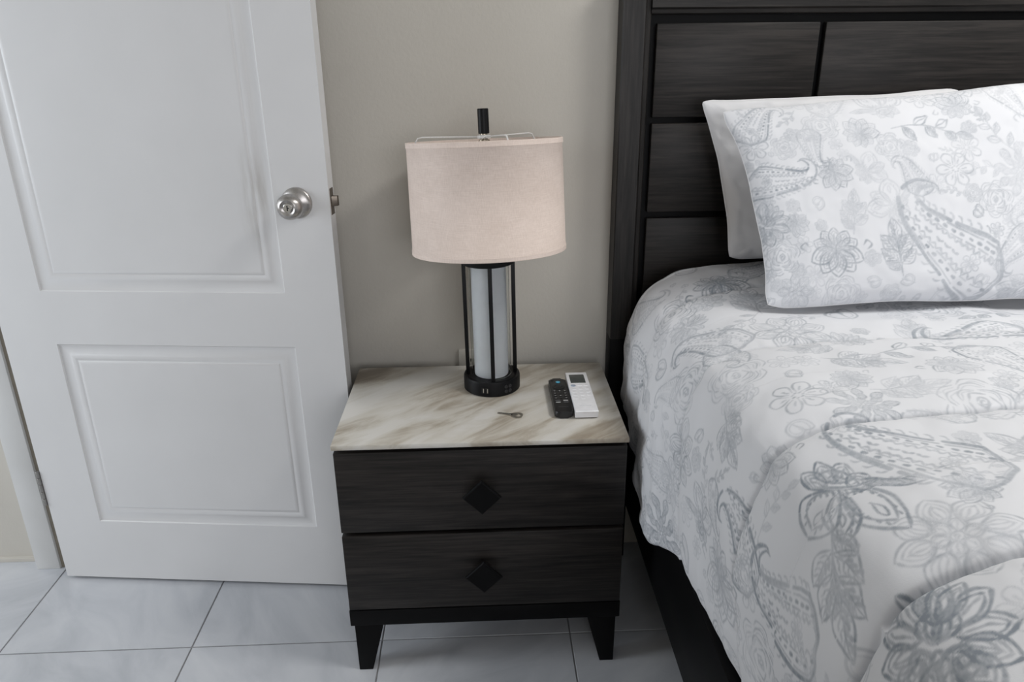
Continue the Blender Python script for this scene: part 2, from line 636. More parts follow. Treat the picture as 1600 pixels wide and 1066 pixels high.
prof = [(0.0, 0.0), (0.002, -0.0028), (0.006, -0.0040), (0.015, -0.0042), (0.023, -0.0032), (0.0270, -0.0014), (0.029, -0.0008), (0.036, -0.0008), (0.0385, -0.0018), (0.042, -0.0018), (0.0445, -0.0006), (0.05, -0.0004)]
for (l, r_, b_, t_) in panels:
    bm = bmesh.new()
    for n_off, sgn in ((0.0, 1), (-TH, -1)):
        loops = []
        for off, dep in prof:
            n = n_off + sgn * dep
            loops.append([bm.verts.new(DV(a, n, z)) for a, z in ((l + off, b_ + off), (r_ - off, b_ + off), (r_ - off, t_ - off), (l + off, t_ - off))])
        for A, B in zip(loops[:-1], loops[1:]):
            for i in range(4):
                j = (i + 1) % 4
                bm.faces.new((A[i], A[j], B[j], B[i]))
        bm.faces.new(loops[-1])
    door_part('door_panel', bm, 'door', angle=25)

# knob
KA, KZ = 0.7265, 1.013
kb = bmesh.new()
lathe(kb, [(0.0335, 0.0), (0.0335, 0.003), (0.031, 0.007), (0.022, 0.0105), (0.0150, 0.013), (0.0135, 0.020), (0.0145, 0.026), (0.019, 0.031), (0.0245, 0.037), (0.0272, 0.044), (0.0268, 0.051), (0.0235, 0.058), (0.0185, 0.0625), (0.0165, 0.0635), (0.0150, 0.0622), (0.0098, 0.0590), (0.0094, 0.0590)], (KA, 0, KZ), Vector((0, -1, 0)), 56)
knob = door_part('door_knob', kb, 'steel', angle=50, label='brushed steel keyed door knob')
kb = bmesh.new()
lathe(kb, [(0.0092, 0.0585), (0.0092, 0.0618), (0.0082, 0.0625), (0.0, 0.0625)], (KA, 0, KZ), Vector((0, -1, 0)), 32)
door_part('lock_cylinder', kb, 'chrome', parent=knob)
kb = bmesh.new()
box(kb, KA - 0.0012, KA + 0.0012, -0.0629, -0.0600, KZ - 0.0055, KZ + 0.0055)
box(kb, KA - 0.0012, KA + 0.0034, -0.0629, -0.0600, KZ - 0.001, KZ + 0.001)
door_part('keyhole', kb, 'hole', smooth=False, parent=knob)
# inner knob on the far face
kb = bmesh.new()
lathe(kb, [(0.0335, 0.0), (0.0335, 0.003), (0.022, 0.009), (0.0135, 0.013), (0.0135, 0.022), (0.024, 0.032), (0.0268, 0.042), (0.0235, 0.052), (0.0, 0.056)], (KA, TH, KZ), Vector((0, 1, 0)), 40)
door_part('door_knob', kb, 'steel', angle=50)
# latch plate and bolt on the edge
kb = bmesh.new()
box(kb, A1 - 0.001, A1 + 0.0012, 0.007, 0.029, 0.985, 1.042, bev=0.0006, seg=1)
lp = door_part('latch_plate', kb, 'latch', label='bronzed latch plate on the door edge')
kb = bmesh.new()
extrude_poly(kb, [(A1, 0.012, 1.003), (A1 + 0.0125, 0.017, 1.003), (A1 + 0.0135, 0.024, 1.003), (A1, 0.025, 1.003)], (0, 0, 0.022), 0.001)
door_part('latch_bolt', kb, 'latch', parent=lp)
# hinges
for hz in (0.282, 1.02, 1.80):
    kb = bmesh.new()
    box(kb, A0 - 0.0022, A0 - 0.0002, 0.001, 0.030, hz - 0.050, hz + 0.050)
    hp = door_part('hinge', kb, 'hinge', smooth=False, label='worn steel door hinge')
    for k in range(5):
        kb = bmesh.new()
        z0 = hz - 0.050 + k * 0.02
        lathe(kb, [(0.0042, z0 + 0.0007), (0.0046, z0 + 0.0012), (0.0046, z0 + 0.0188), (0.0042, z0 + 0.0193)], (A0 - 0.006, -0.001, 0), Vector((0, 0, 1)), 16)
        door_part('hinge_knuckle', kb, 'hinge', parent=hp)

# ------------------------------------------------------------------ nightstand
NS = thing('nightstand', 'dark grey two-drawer nightstand with marble top standing between door and bed', 'nightstand', (0, 0.2, 0))
Wd = 0.2975
DPT = 0.397
boxobj('marble_top', (-0.300, 0.300, 0.0, DPT, 0.571, 0.583), 'marble', NS, bev=0.0025, label='cream marble slab with brown veins')
boxobj('side_panel', (-Wd, -Wd + 0.018, 0.026, 0.388, 0.170, 0.571), 'wood_z', NS, bev=0.001)
boxobj('side_panel', (Wd - 0.018, Wd, 0.026, 0.388, 0.170, 0.571), 'wood_z', NS, bev=0.001)
boxobj('back_panel', (-Wd + 0.018, Wd - 0.018, 0.376, 0.388, 0.170, 0.571), 'black_wood', NS, bev=0)
boxobj('divider_rail', (-Wd + 0.018, Wd - 0.018, 0.030, 0.050, 0.355, 0.380), 'black_wood', NS, bev=0)
boxobj('top_rail', (-Wd + 0.018, Wd - 0.018, 0.030, 0.050, 0.550, 0.571), 'black_wood', NS, bev=0)
boxobj('base_rail', (-0.299, 0.299, 0.006, 0.390, 0.128, 0.1695), 'black_wood', NS, bev=0.002)
for z0, z1, kz in ((0.3725, 0.5625, 0.4675), (0.1725, 0.3635, 0.2705)):
    bm = bmesh.new()
    box(bm, -Wd, Wd, 0.005, 0.0245, z0, z1, bev=0.0022)
    dr = fin('drawer', bm, 'wood_x', NS, smooth=True)
    bm = bmesh.new()
    # open tray behind the front
    box(bm, -0.265, -0.253, 0.0245, 0.36, z0 + 0.03, z1 - 0.03)
    box(bm, 0.253, 0.265, 0.0245, 0.36, z0 + 0.03, z1 - 0.03)
    box(bm, -0.253, 0.253, 0.348, 0.36, z0 + 0.03, z1 - 0.03)
    box(bm, -0.253, 0.253, 0.0245, 0.348, z0 + 0.03, z0 + 0.038)
    fin('drawer_tray', bm, 'black_wood', dr)
    # diamond pull: a stem and a square plate stood on its corner, with bevelled faces
    bm = bmesh.new()
    cx, h = -0.001, 0.0395
    lathe(bm, [(0.012, -0.002), (0.009, 0.004), (0.009, 0.024)], (cx, 0.005, kz), Vector((0, -1, 0)), 24)

    def ring(s, y):
        return [bm.verts.new((cx + s * dx, y, kz + s * dz)) for dx, dz in ((1, 0), (0, 1), (-1, 0), (0, -1))]
    rg = [ring(h * 0.55, -0.013), ring(h * 0.96, -0.017), ring(h, -0.0195), ring(h, -0.0235), ring(h * 0.97, -0.0255), ring(h * 0.90, -0.0265)]
    bm.faces.new(rg[0])
    for A, B in zip(rg[:-1], rg[1:]):
        for i in range(4):
            bm.faces.new((A[i], A[(i + 1) % 4], B[(i + 1) % 4], B[i]))
    bm.faces.new(rg[-1])
    fin('knob', bm, 'black_wood', dr, smooth=True, angle=20, label='black diamond-shaped drawer pull')
for sx in (-1, 1):
    for yf, yb, sy in ((0.010, 0.060, 1), (0.386, 0.336, -1)):
        bm = bmesh.new()
        top = [(sx * 0.2910, yf, 0.1285), (sx * 0.2265, yf, 0.1285), (sx * 0.2265, yb, 0.1285), (sx * 0.2910, yb, 0.1285)]
        ybot = yf + (yb - yf) * 0.58
        bot = [(sx * 0.2900, yf, 0.0), (sx * 0.2590, yf, 0.0), (sx * 0.2590, ybot, 0.0), (sx * 0.2900, ybot, 0.0)]
        a = [bm.verts.new(p) for p in top]
        c = [bm.verts.new(p) for p in bot]
        bm.faces.new(a)
        bm.faces.new(c)
        for i in range(4):
            bm.faces.new((a[i], a[(i + 1) % 4], c[(i + 1) % 4], c[i]))
        bmesh.ops.recalc_face_normals(bm, faces=bm.faces)
        bmesh.ops.bevel(bm, geom=list(bm.edges), offset=0.0015, segments=2, profile=0.5, affect='EDGES')
        fin('leg', bm, 'black_wood', NS, smooth=True)

# ------------------------------------------------------------------ table lamp
LC = Vector((0.027, 0.270, 0.583))
LP = thing('table_lamp', 'black table lamp with beige linen drum shade standing on marble nightstand top', 'lamp', LC)
bm = bmesh.new()
lathe(bm, [(0.063, 0.0), (0.0650, 0.002), (0.0650, 0.030), (0.0635, 0.0345), (0.0575, 0.0355), (0.0560, 0.0345), (0.0, 0.0345)], LC, seg=64)
base = fin('base', bm, 'black_metal', LP, smooth=True)


def on_base(theta, z, half_w, half_h, out):
    """a small plate lying on the drum of the base at angle theta"""
    c_ = LC + Vector((0.0650 * math.sin(theta), -0.0650 * math.cos(theta), z))
    n = Vector((math.sin(theta), -math.cos(theta), 0))
    t = Vector((math.cos(theta), math.sin(theta), 0))
    return c_, n, t


for th in (-0.33, -0.19):
    c_, n, t = on_base(th, 0.0165, 0, 0, 0)
    bm = bmesh.new()
    pts = [c_ + t * a - n * 0.002 + Vector((0, 0, z)) for a, z in ((-0.0035, -0.0068), (0.0035, -0.0068), (0.0035, 0.0068), (-0.0035, 0.0068))]
    extrude_poly(bm, pts, n * 0.0032)
    us = fin('usb_port', bm, 'hole', base)
    bm = bmesh.new()
    pts = [c_ + t * a - n * 0.0005 + Vector((0, 0, z)) for a, z in ((0.0006, -0.0050), (0.0024, -0.0050), (0.0024, 0.0050), (0.0006, 0.0050))]
    extrude_poly(bm, pts, n * 0.0024)
    fin('contact_tab', bm, 'chrome', us)
for th in (0.50, 0.66):
    for z in (0.0115, 0.0225):
        c_, n, t = on_base(th, z, 0, 0, 0)
        bm = bmesh.new()
        lathe(bm, [(0.0042, -0.002), (0.0042, 0.0008), (0.0036, 0.0012), (0.0026, 0.0012), (0.0022, 0.0002), (0, 0.0002)], c_, n, 16)
        fin('socket_hole', bm, 'socket_black', base, smooth=True)

# upper part leans a little to the left
LEAN = Matrix.Translation(LC) @ Matrix.Rotation(math.radians(-0.7), 4, 'Y') @ Matrix.Translation(-LC)


def lean(o_bm, mtx):
    bmesh.ops.transform(o_bm, matrix=mtx, verts=o_bm.verts)


RH = 0.883 - 0.583
for k, ang in enumerate((-87, 3, 93, 183)):
    th = math.radians(ang)
    c_ = LC + Vector((0.0545 * math.sin(th), -0.0545 * math.cos(th), 0))
    n = Vector((math.sin(th), -math.cos(th), 0))
    t = Vector((math.cos(th), math.sin(th), 0))
    bm = bmesh.new()
    pts = [c_ + t * a + n * b_ + Vector((0, 0, 0.0335)) for a, b_ in ((-0.0042, -0.0042), (0.0042, -0.0042), (0.0042, 0.0042), (-0.0042, 0.0042))]
    extrude_poly(bm, pts, (0, 0, RH - 0.0325), 0.0008)
    lean(bm, LEAN)
    fin('rod', bm, 'black_metal', LP, smooth=True)
bm = bmesh.new()
lathe(bm, [(0.0, RH - 0.002), (0.0575, RH - 0.002), (0.0610, RH + 0.001), (0.0620, RH + 0.008), (0.0620, RH + 0.014), (0.0600, RH + 0.016), (0.0, RH + 0.016)], LC, seg=64)
lean(bm, LEAN)
fin('top_disc', bm, 'black_metal', LP, smooth=True)
bm = bmesh.new()
lathe(bm, [(0.0360, 0.036), (0.0385, 0.0345), (0.0390, 0.0365), (0.0390, RH - 0.002), (0.0365, RH - 0.002), (0.0365, 0.0365)], LC, seg=56, cap0=False, cap1=False)
lean(bm, LEAN)
fin('frosted_tube', bm, 'frosted', LP, smooth=True, label='white frosted glass tube')
bm = bmesh.new()
lathe(bm, [(0.0445, 0.0345), (0.0455, 0.0345), (0.0455, RH - 0.002), (0.0445, RH - 0.002), (0.0445, 0.0345)], LC, seg=56, cap0=False, cap1=False)
lean(bm, LEAN)
fin('clear_tube', bm, 'clear', LP, smooth=True)
# socket, harp and shade
TOPC = LC + Vector((0, 0, RH + 0.016))
bm = bmesh.new()
lathe(bm, [(0.010, 0.0), (0.010, 0.035), (0.019, 0.040), (0.019, 0.085), (0.015, 0.088), (0.0, 0.088)], TOPC, seg=32)
lean(bm, LEAN)
fin('bulb_socket', bm, 'brass', LP, smooth=True)
bm = bmesh.new()
lathe(bm, [(0.013, 0.086), (0.014, 0.100), (0.022, 0.118), (0.030, 0.140), (0.031, 0.152), (0.027, 0.168), (0.016, 0.180), (0.0, 0.184)], TOPC, seg=32)
lean(bm, LEAN)
fin('bulb', bm, 'frosted', LP, smooth=True)
SC = Vector((0.0240, 0.266, 1.026))     # shade centre
SM = Matrix.Translation(SC) @ Matrix.Rotation(math.radians(-1.5), 4, 'Y') @ Matrix.Rotation(math.radians(-5.0), 4, 'X')
HS = 0.115
RB, RT = 0.1655, 0.1630
O = (0, 0, 0)
bm = bmesh.new()
lathe(bm, [(RB - 0.0025, -HS), (RB, -HS), (RB, -HS + 0.012), (RB - 0.0006, -HS + 0.0125), (RT - 0.0006, HS - 0.0125), (RT, HS - 0.012), (RT, HS), (RT - 0.0025, HS), (RB - 0.0025, -HS)], O, seg=96, cap0=False, cap1=False)
bm.transform(SM)
shade = fin('lamp_shade', bm, 'linen', LP, smooth=True, angle=60, label='beige linen drum shade tilted slightly back')
# trim bands
for z0, z1, r_ in ((-HS, -HS + 0.0095, RB + 0.0006), (HS - 0.0105, HS + 0.0006, RT + 0.0007)):
    bm = bmesh.new()
    lathe(bm, [(r_ - 0.001, z0), (r_, z0 + 0.0008), (r_, z1 - 0.0008), (r_ - 0.0012, z1), (r_ - 0.0035, z1), (r_ - 0.0035, z0), (r_ - 0.001, z0)], O, seg=96, cap0=False, cap1=False)
    bm.transform(SM)
    fin('trim_band', bm, 'linen', shade, smooth=True)
# spider: three wire spokes that rise above the rim
ZS = HS + 0.0065
for ang in (163, 287, 44):
    t = math.radians(ang)
    d = Vector((math.cos(t), math.sin(t), 0))
    bm = bmesh.new()
    rim = RT - 0.004
    pts = [d * 0.008 + Vector((0, 0, ZS)), d * (rim - 0.022) + Vector((0, 0, ZS + 0.003)), d * (rim - 0.012) + Vector((0, 0, ZS + 0.001)), d * (rim - 0.002) + Vector((0, 0, HS - 0.006)), d * rim + Vector((0, 0, HS - 0.012))]
    tube(bm, pts, 0.0017)
    bm.transform(SM)
    fin('shade_wire', bm, 'white_metal', shade, smooth=True)
bm = bmesh.new()
lathe(bm, [(0.007, ZS - 0.004), (0.014, ZS - 0.003), (0.014, ZS + 0.003), (0.007, ZS + 0.004)], O, seg=24)
bm.transform(SM)
fin('shade_washer', bm, 'white_metal', shade, smooth=True)
for r_, in ((RT - 0.004,),):
    bm = bmesh.new()
    n = 64
    rings = []
    for i in range(n):
        a = 2 * math.pi * i / n
        rings.append([bm.verts.new(((r_ + 0.0015 * math.cos(q)) * math.cos(a), (r_ + 0.0015 * math.cos(q)) * math.sin(a), HS - 0.010 + 0.0015 * math.sin(q))) for q in [k * math.pi / 3 for k in range(6)]])
    for i in range(n):
        A, B = rings[i], rings[(i + 1) % n]
        for k in range(6):
            bm.faces.new((A[k], A[(k + 1) % 6], B[(k + 1) % 6], B[k]))
    bm.transform(SM)
    fin('rim_wire', bm, 'white_metal', shade, smooth=True)
# harp
bm = bmesh.new()
base_h = TOPC + Vector((0, 0, 0.03))
tip = SM @ Vector((0, 0, ZS - 0.004))
for s in (-1, 1):
    pts = []
    for i in range(17):
        q = i / 16
        p = base_h.lerp(tip, q)
        wv = 0.058 * math.sin(math.pi * min(1, q * 1.0)) ** 0.55
        pts.append(p + Vector((s * wv, 0, 0)))
    tube(bm, pts, 0.0019)
fin('harp', bm, 'brass', LP, smooth=True)
bm = bmesh.new()
lathe(bm, [(0.006, ZS - 0.012), (0.0115, ZS - 0.011), (0.0115, ZS - 0.006), (0.0075, ZS - 0.005), (0.0075, ZS + 0.0065)], O, seg=24)
bm.transform(SM)
fin('harp_nut', bm, 'brass', LP, smooth=True)
bm = bmesh.new()
lathe(bm, [(0.0, ZS + 0.0062), (0.0105, ZS + 0.0062), (0.0115, ZS + 0.007), (0.0115, ZS + 0.055), (0.0105, ZS + 0.0562), (0.0, ZS + 0.0562)], O, seg=40)
bm.transform(SM)
fin('finial', bm, 'black_metal', LP, smooth=True, label='black cylindrical finial')

# ------------------------------------------------------------------ wall outlet behind the lamp
OX, OZ = -0.0185, 0.567
OT = thing('wall_outlet', 'pale wall outlet plate partly hidden behind the lamp base', 'outlet', (OX, WY, OZ))
boxobj('outlet_plate', (OX - 0.037, OX + 0.037, WY - 0.007, WY, OZ - 0.058, OZ + 0.040), 'outlet', OT, bev=0.002)
for dz in (-0.03, 0.012):
    bm = bmesh.new()
    lathe(bm, [(0.0165, -0.001), (0.0165, 0.0015), (0.015, 0.002), (0, 0.002)], (OX, WY - 0.007, OZ + dz), Vector((0, -1, 0)), 24)
    so = fin('socket', bm, 'outlet', OT, smooth=True)
    for sx in (-0.006, 0.006):
        boxobj('slot', (OX + sx - 0.001, OX + sx + 0.001, WY - 0.0095, WY - 0.0085, OZ + dz - 0.004, OZ + dz + 0.004), 'hole', so, bev=0)

# ------------------------------------------------------------------ remote controls
ZT = 0.583


def rounded(bm, x0, x1, y0, y1, z0, z1, r, bev, n=6):
    pts = []
    for cx, cy, a0 in ((x1 - r, y1 - r, 0), (x0 + r, y1 - r, 90), (x0 + r, y0 + r, 180), (x1 - r, y0 + r, 270)):
        for k in range(n + 1):
            a = math.radians(a0 + 90 * k / n)
            pts.append((cx + r * math.cos(a), cy + r * math.sin(a), z0))
    extrude_poly(bm, pts, (0, 0, z1 - z0), bev)


BR = thing('remote_control', 'black streaming-stick remote lying left of the white remote on marble top', 'remote', (0.178, 0.178, ZT))
bx0, bx1, by0, by1, bz = 0.1575, 0.1970, 0.090, 0.266, ZT + 0.0165
bm = bmesh.new()
rounded(bm, bx0, bx1, by0, by1, ZT + 0.0012, bz, 0.011, 0.0042)
body = fin('body', bm, 'black_plastic', BR, smooth=True)
bcx = (bx0 + bx1) / 2
L_ = by1 - by0


def disc(parent, name, x, y, z, r, h, m_, label=None):
    bm = bmesh.new()
    lathe(bm, [(r, 0), (r, h * 0.7), (r * 0.85, h), (0, h)], (x, y, z), seg=20)
    return fin(name, bm, m_, parent, smooth=True, label=label)


def pill(parent, name, x, y, z, w_, d_, h, m_, r=None, label=None):
    bm = bmesh.new()
    rounded(bm, x - w_ / 2, x + w_ / 2, y - d_ / 2, y + d_ / 2, z, z + h, r or min(w_, d_) * 0.45, h * 0.3, 4)
    return fin(name, bm, m_, parent, smooth=True, label=label)


e = bz - 0.0004
pill(BR, 'power_button', bx0 + 0.008, by1 - 0.012, e, 0.006, 0.006, 0.0012, 'black_plastic')
disc(BR, 'voice_button', bcx + 0.001, by1 - 0.022, e, 0.0052, 0.0014, 'mark_blue', 'pale blue voice button')
bm = bmesh.new()   # navigation ring
lathe(bm, [(0.0150, 0), (0.0150, 0.001), (0.0138, 0.0016), (0.0098, 0.0016), (0.0092, 0.0), (0.0150, 0)], (bcx, by1 - 0.048, e), seg=36, cap0=False, cap1=False)
fin('navigation_ring', bm, 'black_plastic', BR, smooth=True)
disc(BR, 'select_button', bcx, by1 - 0.048, e, 0.0078, 0.0010, 'black_plastic')
rows = [(0.071, 3, 0.0050), (0.0835, 3, 0.0050), (0.096, 3, 0.0050), (0.108, 3, 0.0046)]
for dy, n_, d_ in rows:
    for k in range(n_):
        xx = bcx + (k - 1) * 0.0115
        bt = disc(BR, 'button', xx, by1 - dy, e, 0.0043, 0.0012, 'black_plastic')
        if (k + int(dy * 1000)) % 5 != 4:
            bm = bmesh.new()
            box(bm, xx - 0.0016, xx + 0.0016, by1 - dy - 0.0006, by1 - dy + 0.0006, e + 0.0011, e + 0.0014)
            if k == 1:
                box(bm, xx - 0.0006, xx + 0.0006, by1 - dy - 0.0016, by1 - dy + 0.0016, e + 0.0011, e + 0.0014)
            fin('icon', bm, 'mark_white', bt)
for dy, k, m_ in ((0.121, -1, 'mark_grey'), (0.121, 1, 'mark_white'), (0.1295, -1, 'mark_white'), (0.1295, 1, 'mark_grey')):
    bt = pill(BR, 'app_button', bcx + k * 0.0085, by1 - dy, e, 0.0135, 0.0055, 0.0012, 'black_plastic', 0.0016)
    bm = bmesh.new()
    box(bm, bcx + k * 0.0085 - 0.0050, bcx + k * 0.0085 + 0.0050, by1 - dy - 0.0014, by1 - dy + 0.0014, e + 0.0011, e + 0.0014)
    fin('icon', bm, m_, bt)
bm = bmesh.new()
for k in range(6):
    x_ = bcx - 0.010 + k * 0.0036
    box(bm, x_, x_ + 0.0024, by1 - 0.1515, by1 - 0.1503, e, e + 0.0005)
fin('brand_print', bm, 'mark_grey', BR, kind='stuff')

AR = thing('remote_control', 'white air conditioner remote with grey display lying beside the black remote', 'remote', (0.224, 0.186, ZT))
ax0, ax1, ay0, ay1, az = 0.1995, 0.2490, 0.083, 0.290, ZT + 0.0205
bm = bmesh.new()
# side profile: flat top, sloped front end, slightly raised belly
sec = [(ay0 + 0.004, ZT + 0.004), (ay0 + 0.010, ZT + 0.0012), (ay1 - 0.004, ZT + 0.0012), (ay1, ZT + 0.006), (ay1, az - 0.002), (ay1 - 0.002, az), (ay0 + 0.0015, az), (ay0, az - 0.0015)]
extrude_poly(bm, [(ax0, y, z) for y, z in sec], (ax1 - ax0, 0, 0), 0.0016)
fin('body', bm, 'white_plastic', AR, smooth=True, angle=30)
acx = (ax0 + ax1) / 2
pill(AR, 'display', acx - 0.0005, 0.2515, az - 0.0006, 0.0345, 0.047, 0.0010, 'screen', 0.0012, 'dark grey display')
e = az - 0.0003
disc(AR, 'power_button', ax0 + 0.0105, 0.2135, e, 0.0058, 0.0012, 'blue_plastic', 'blue grey round button')
for yy, xs, w_ in ((0.2150, (0.0, 0.0155), 0.0105), (0.1965, (-0.0150, 0.0005, 0.0155), 0.0095), (0.1800, (-0.0150, 0.0005, 0.0155), 0.0095), (0.1635, (-0.0150, 0.0005, 0.0155), 0.0095), (0.1470, (-0.0150, 0.0005), 0.0095)):
    for dx in xs:
        bt = pill(AR, 'button', acx + dx, yy, e, w_, 0.0066, 0.0010, 'white_plastic', 0.0024)
        bm = bmesh.new()
        box(bm, acx + dx - w_ * 0.36, acx + dx + w_ * 0.30, yy + 0.0044, yy + 0.0054, e, e + 0.0005)
        fin('button_print', bm, 'grey_plastic', bt)
bm = bmesh.new()
for k in range(10):
    x_ = acx - 0.013 + k * 0.0026
    box(bm, x_, x_ + 0.0018, 0.1085, 0.1103 + (0.0006 if k % 3 == 0 else 0), e, e + 0.0006)
fin('brand_print', bm, 'grey_plastic', AR, kind='stuff')

# ------------------------------------------------------------------ key
kc = Vector((0.0775, 0.1105, ZT + 0.0012))
kd = (Vector((0.034, 0.127, 0)) - Vector((0.0775, 0.1105, 0))).normalized()
kn = Vector((-kd.y, kd.x, 0))
KY = thing('key', 'small silver house key lying on marble in front of the lamp', 'key', kc - Vector((0, 0, 0.0012)))


def kp(a, b_, z=0):
    return kc + kd * a + kn * b_ + Vector((0, 0, z))


# bow with an opening
bm = bmesh.new()
n = 32
inner, outer = [], []
for i in range(n):
    t = 2 * math.pi * i / n
    lob = 1 + 0.07 * math.cos(3 * t)
    outer.append((0.0130 * lob * math.cos(t), 0.0125 * lob * math.sin(t)))
    inner.append((-0.0035 + 0.0052 * math.cos(t), 0.0066 * math.sin(t)))
vs = []
for z in (-0.0010, 0.0010):
    vs.append(([bm.verts.new(kp(a, b_, z)) for a, b_ in outer], [bm.verts.new(kp(a, b_, z)) for a, b_ in inner]))
for i in range(n):
    j = (i + 1) % n
    for (o_, i_) in vs:
        bm.faces.new((o_[i], o_[j], i_[j], i_[i]))
    bm.faces.new((vs[0][0][i], vs[0][0][j], vs[1][0][j], vs[1][0][i]))
    bm.faces.new((vs[0][1][i], vs[0][1][j], vs[1][1][j], vs[1][1][i]))
fin('bow', bm, 'key', KY, smooth=True, angle=40)
bm = bmesh.new()
bl = [(0.010, -0.0045), (0.0165, -0.0045), (0.0165, -0.0034), (0.0225, -0.0034), (0.0245, -0.0016), (0.0265, -0.0030), (0.0285, -0.0012), (0.0305, -0.0028), (0.033, -0.0010), (0.0355, -0.0024), (0.0380, -0.0008), (0.0405, -0.0016), (0.0435, 0.0008), (0.0440, 0.0022), (0.0420, 0.0034), (0.0165, 0.0034), (0.0165, 0.0045), (0.010, 0.0045)]
extrude_poly(bm, [kp(a, b_, -0.0010) for a, b_ in bl], (0, 0, 0.0020), 0.0002)
fin('blade', bm, 'key', KY)
bm = bmesh.new()
box(bm, -0.5, 0.5, -0.5, 0.5, 0, 1)
for v_ in bm.verts:
    v_.co = kp(0.0045 + v_.co.x * 0.009, v_.co.y * 0.0052, 0.0009 + v_.co.z * 0.0004)
fin('head_emboss', bm, 'key', KY)

# ------------------------------------------------------------------ bed
BX0, BX1 = 0.321, 1.957
BED = thing('bed', 'dark grey panelled bed frame with headboard against the back wall', 'bed', (1.139, -0.6, 0))
HF, HB = 0.385, 0.446            # headboard front and back
HT = 1.470
BC = (BX0 + BX1) / 2


def mir(x):
    return 2 * BC - x


# frame of the headboard: stiles and rails with a bevelled inner edge
def stile(x0, x1):
    bm = bmesh.new()
    s = 1 if x1 > x0 else -1
    # section in (x, y): outer face, front, stepped inner lip
    sec = [(x0, HB), (x0, HF + 0.002), (x0 + s * 0.002, HF), (x0 + s * (abs(x1 - x0) - 0.014), HF), (x0 + s * (abs(x1 - x0) - 0.010), HF + 0.004), (x0 + s * (abs(x1 - x0) - 0.002), HF + 0.006), (x1, HF + 0.008), (x1, HB)]
    extrude_poly(bm, [(x, y, 0.648) for x, y in sec], (0, 0, HT - 0.648), 0)
    fin('headboard_stile', bm, 'wood_z', BED)


stile(BX0, 0.3825)
stile(BX1, mir(0.3825))
bm = bmesh.new()
sec = [(HB, HT), (HF + 0.002, HT), (HF, HT - 0.002), (HF, 1.396), (HF + 0.004, 1.392), (HF + 0.006, 1.385), (HF + 0.008, 1.383), (HB, 1.383)]
extrude_poly(bm, [(0.3825, y, z) for y, z in sec], (mir(0.3825) - 0.3825, 0, 0), 0)
fin('headboard_rail', bm, 'wood_x', BED)
boxobj('headboard_rail', (0.3825, mir(0.3825), HF + 0.004, HB, 0.648, 0.700), 'wood_x', BED, bev=0.001)
boxobj('headboard_backing', (0.3825, mir(0.3825), HF + 0.026, HB - 0.004, 0.700, 1.383), 'black_wood', BED, bev=0)
xs0, xs1 = 0.3965, mir(0.3965)
xa, xb = 0.7515, 0.7645
for z0, z1, xsplit in ((1.1715, 1.3655, True), (0.9595, 1.1585, True), (0.745, 0.9455, True)):
    cols = ((xs0, xa), (xb, mir(xb)), (mir(xa), xs1)) if xsplit else ((xs0, xs1),)
    for c0, c1 in cols:
        boxobj('headboard_panel', (c0, c1, HF + 0.008, HF + 0.026, z0, z1), 'wood_x', BED, bev=0.0025)
for x0, x1 in ((BX0, 0.3825), (mir(0.3825), BX1)):
    boxobj('leg', (x0, x1, HF + 0.004, HB, 0.0, 0.648), 'black_wood', BED, bev=0.002)
RX = 0.368
for x0, x1 in ((RX, RX + 0.026), (mir(RX) - 0.026, mir(RX))):
    boxobj('side_rail', (x0, x1, -1.64, HF + 0.004, 0.205, 0.420), 'black_wood', BED, bev=0.003)
boxobj('foot_rail', (RX, mir(RX), -1.672, -1.646, 0.205, 0.42), 'black_wood', BED, bev=0.003)
for x0, x1 in ((RX, RX + 0.06), (mir(RX) - 0.06, mir(RX))):
    boxobj('leg', (x0, x1, -1.668, -1.60, 0.0, 0.205), 'black_wood', BED, bev=0.003)
boxobj('slat_base', (RX + 0.026, mir(RX) - 0.026, -1.64, 0.37, 0.36, 0.385), 'black_wood', BED, bev=0)
bm = bmesh.new()
box(bm, 0.428, mir(0.428), -1.615, 0.352, 0.385, 0.785, bev=0.06, seg=5)
fin('mattress', bm, 'mattress', BED, smooth=True, label='white mattress')

# ------------------------------------------------------------------ painted print (numpy canvases sampled at mesh vertices)


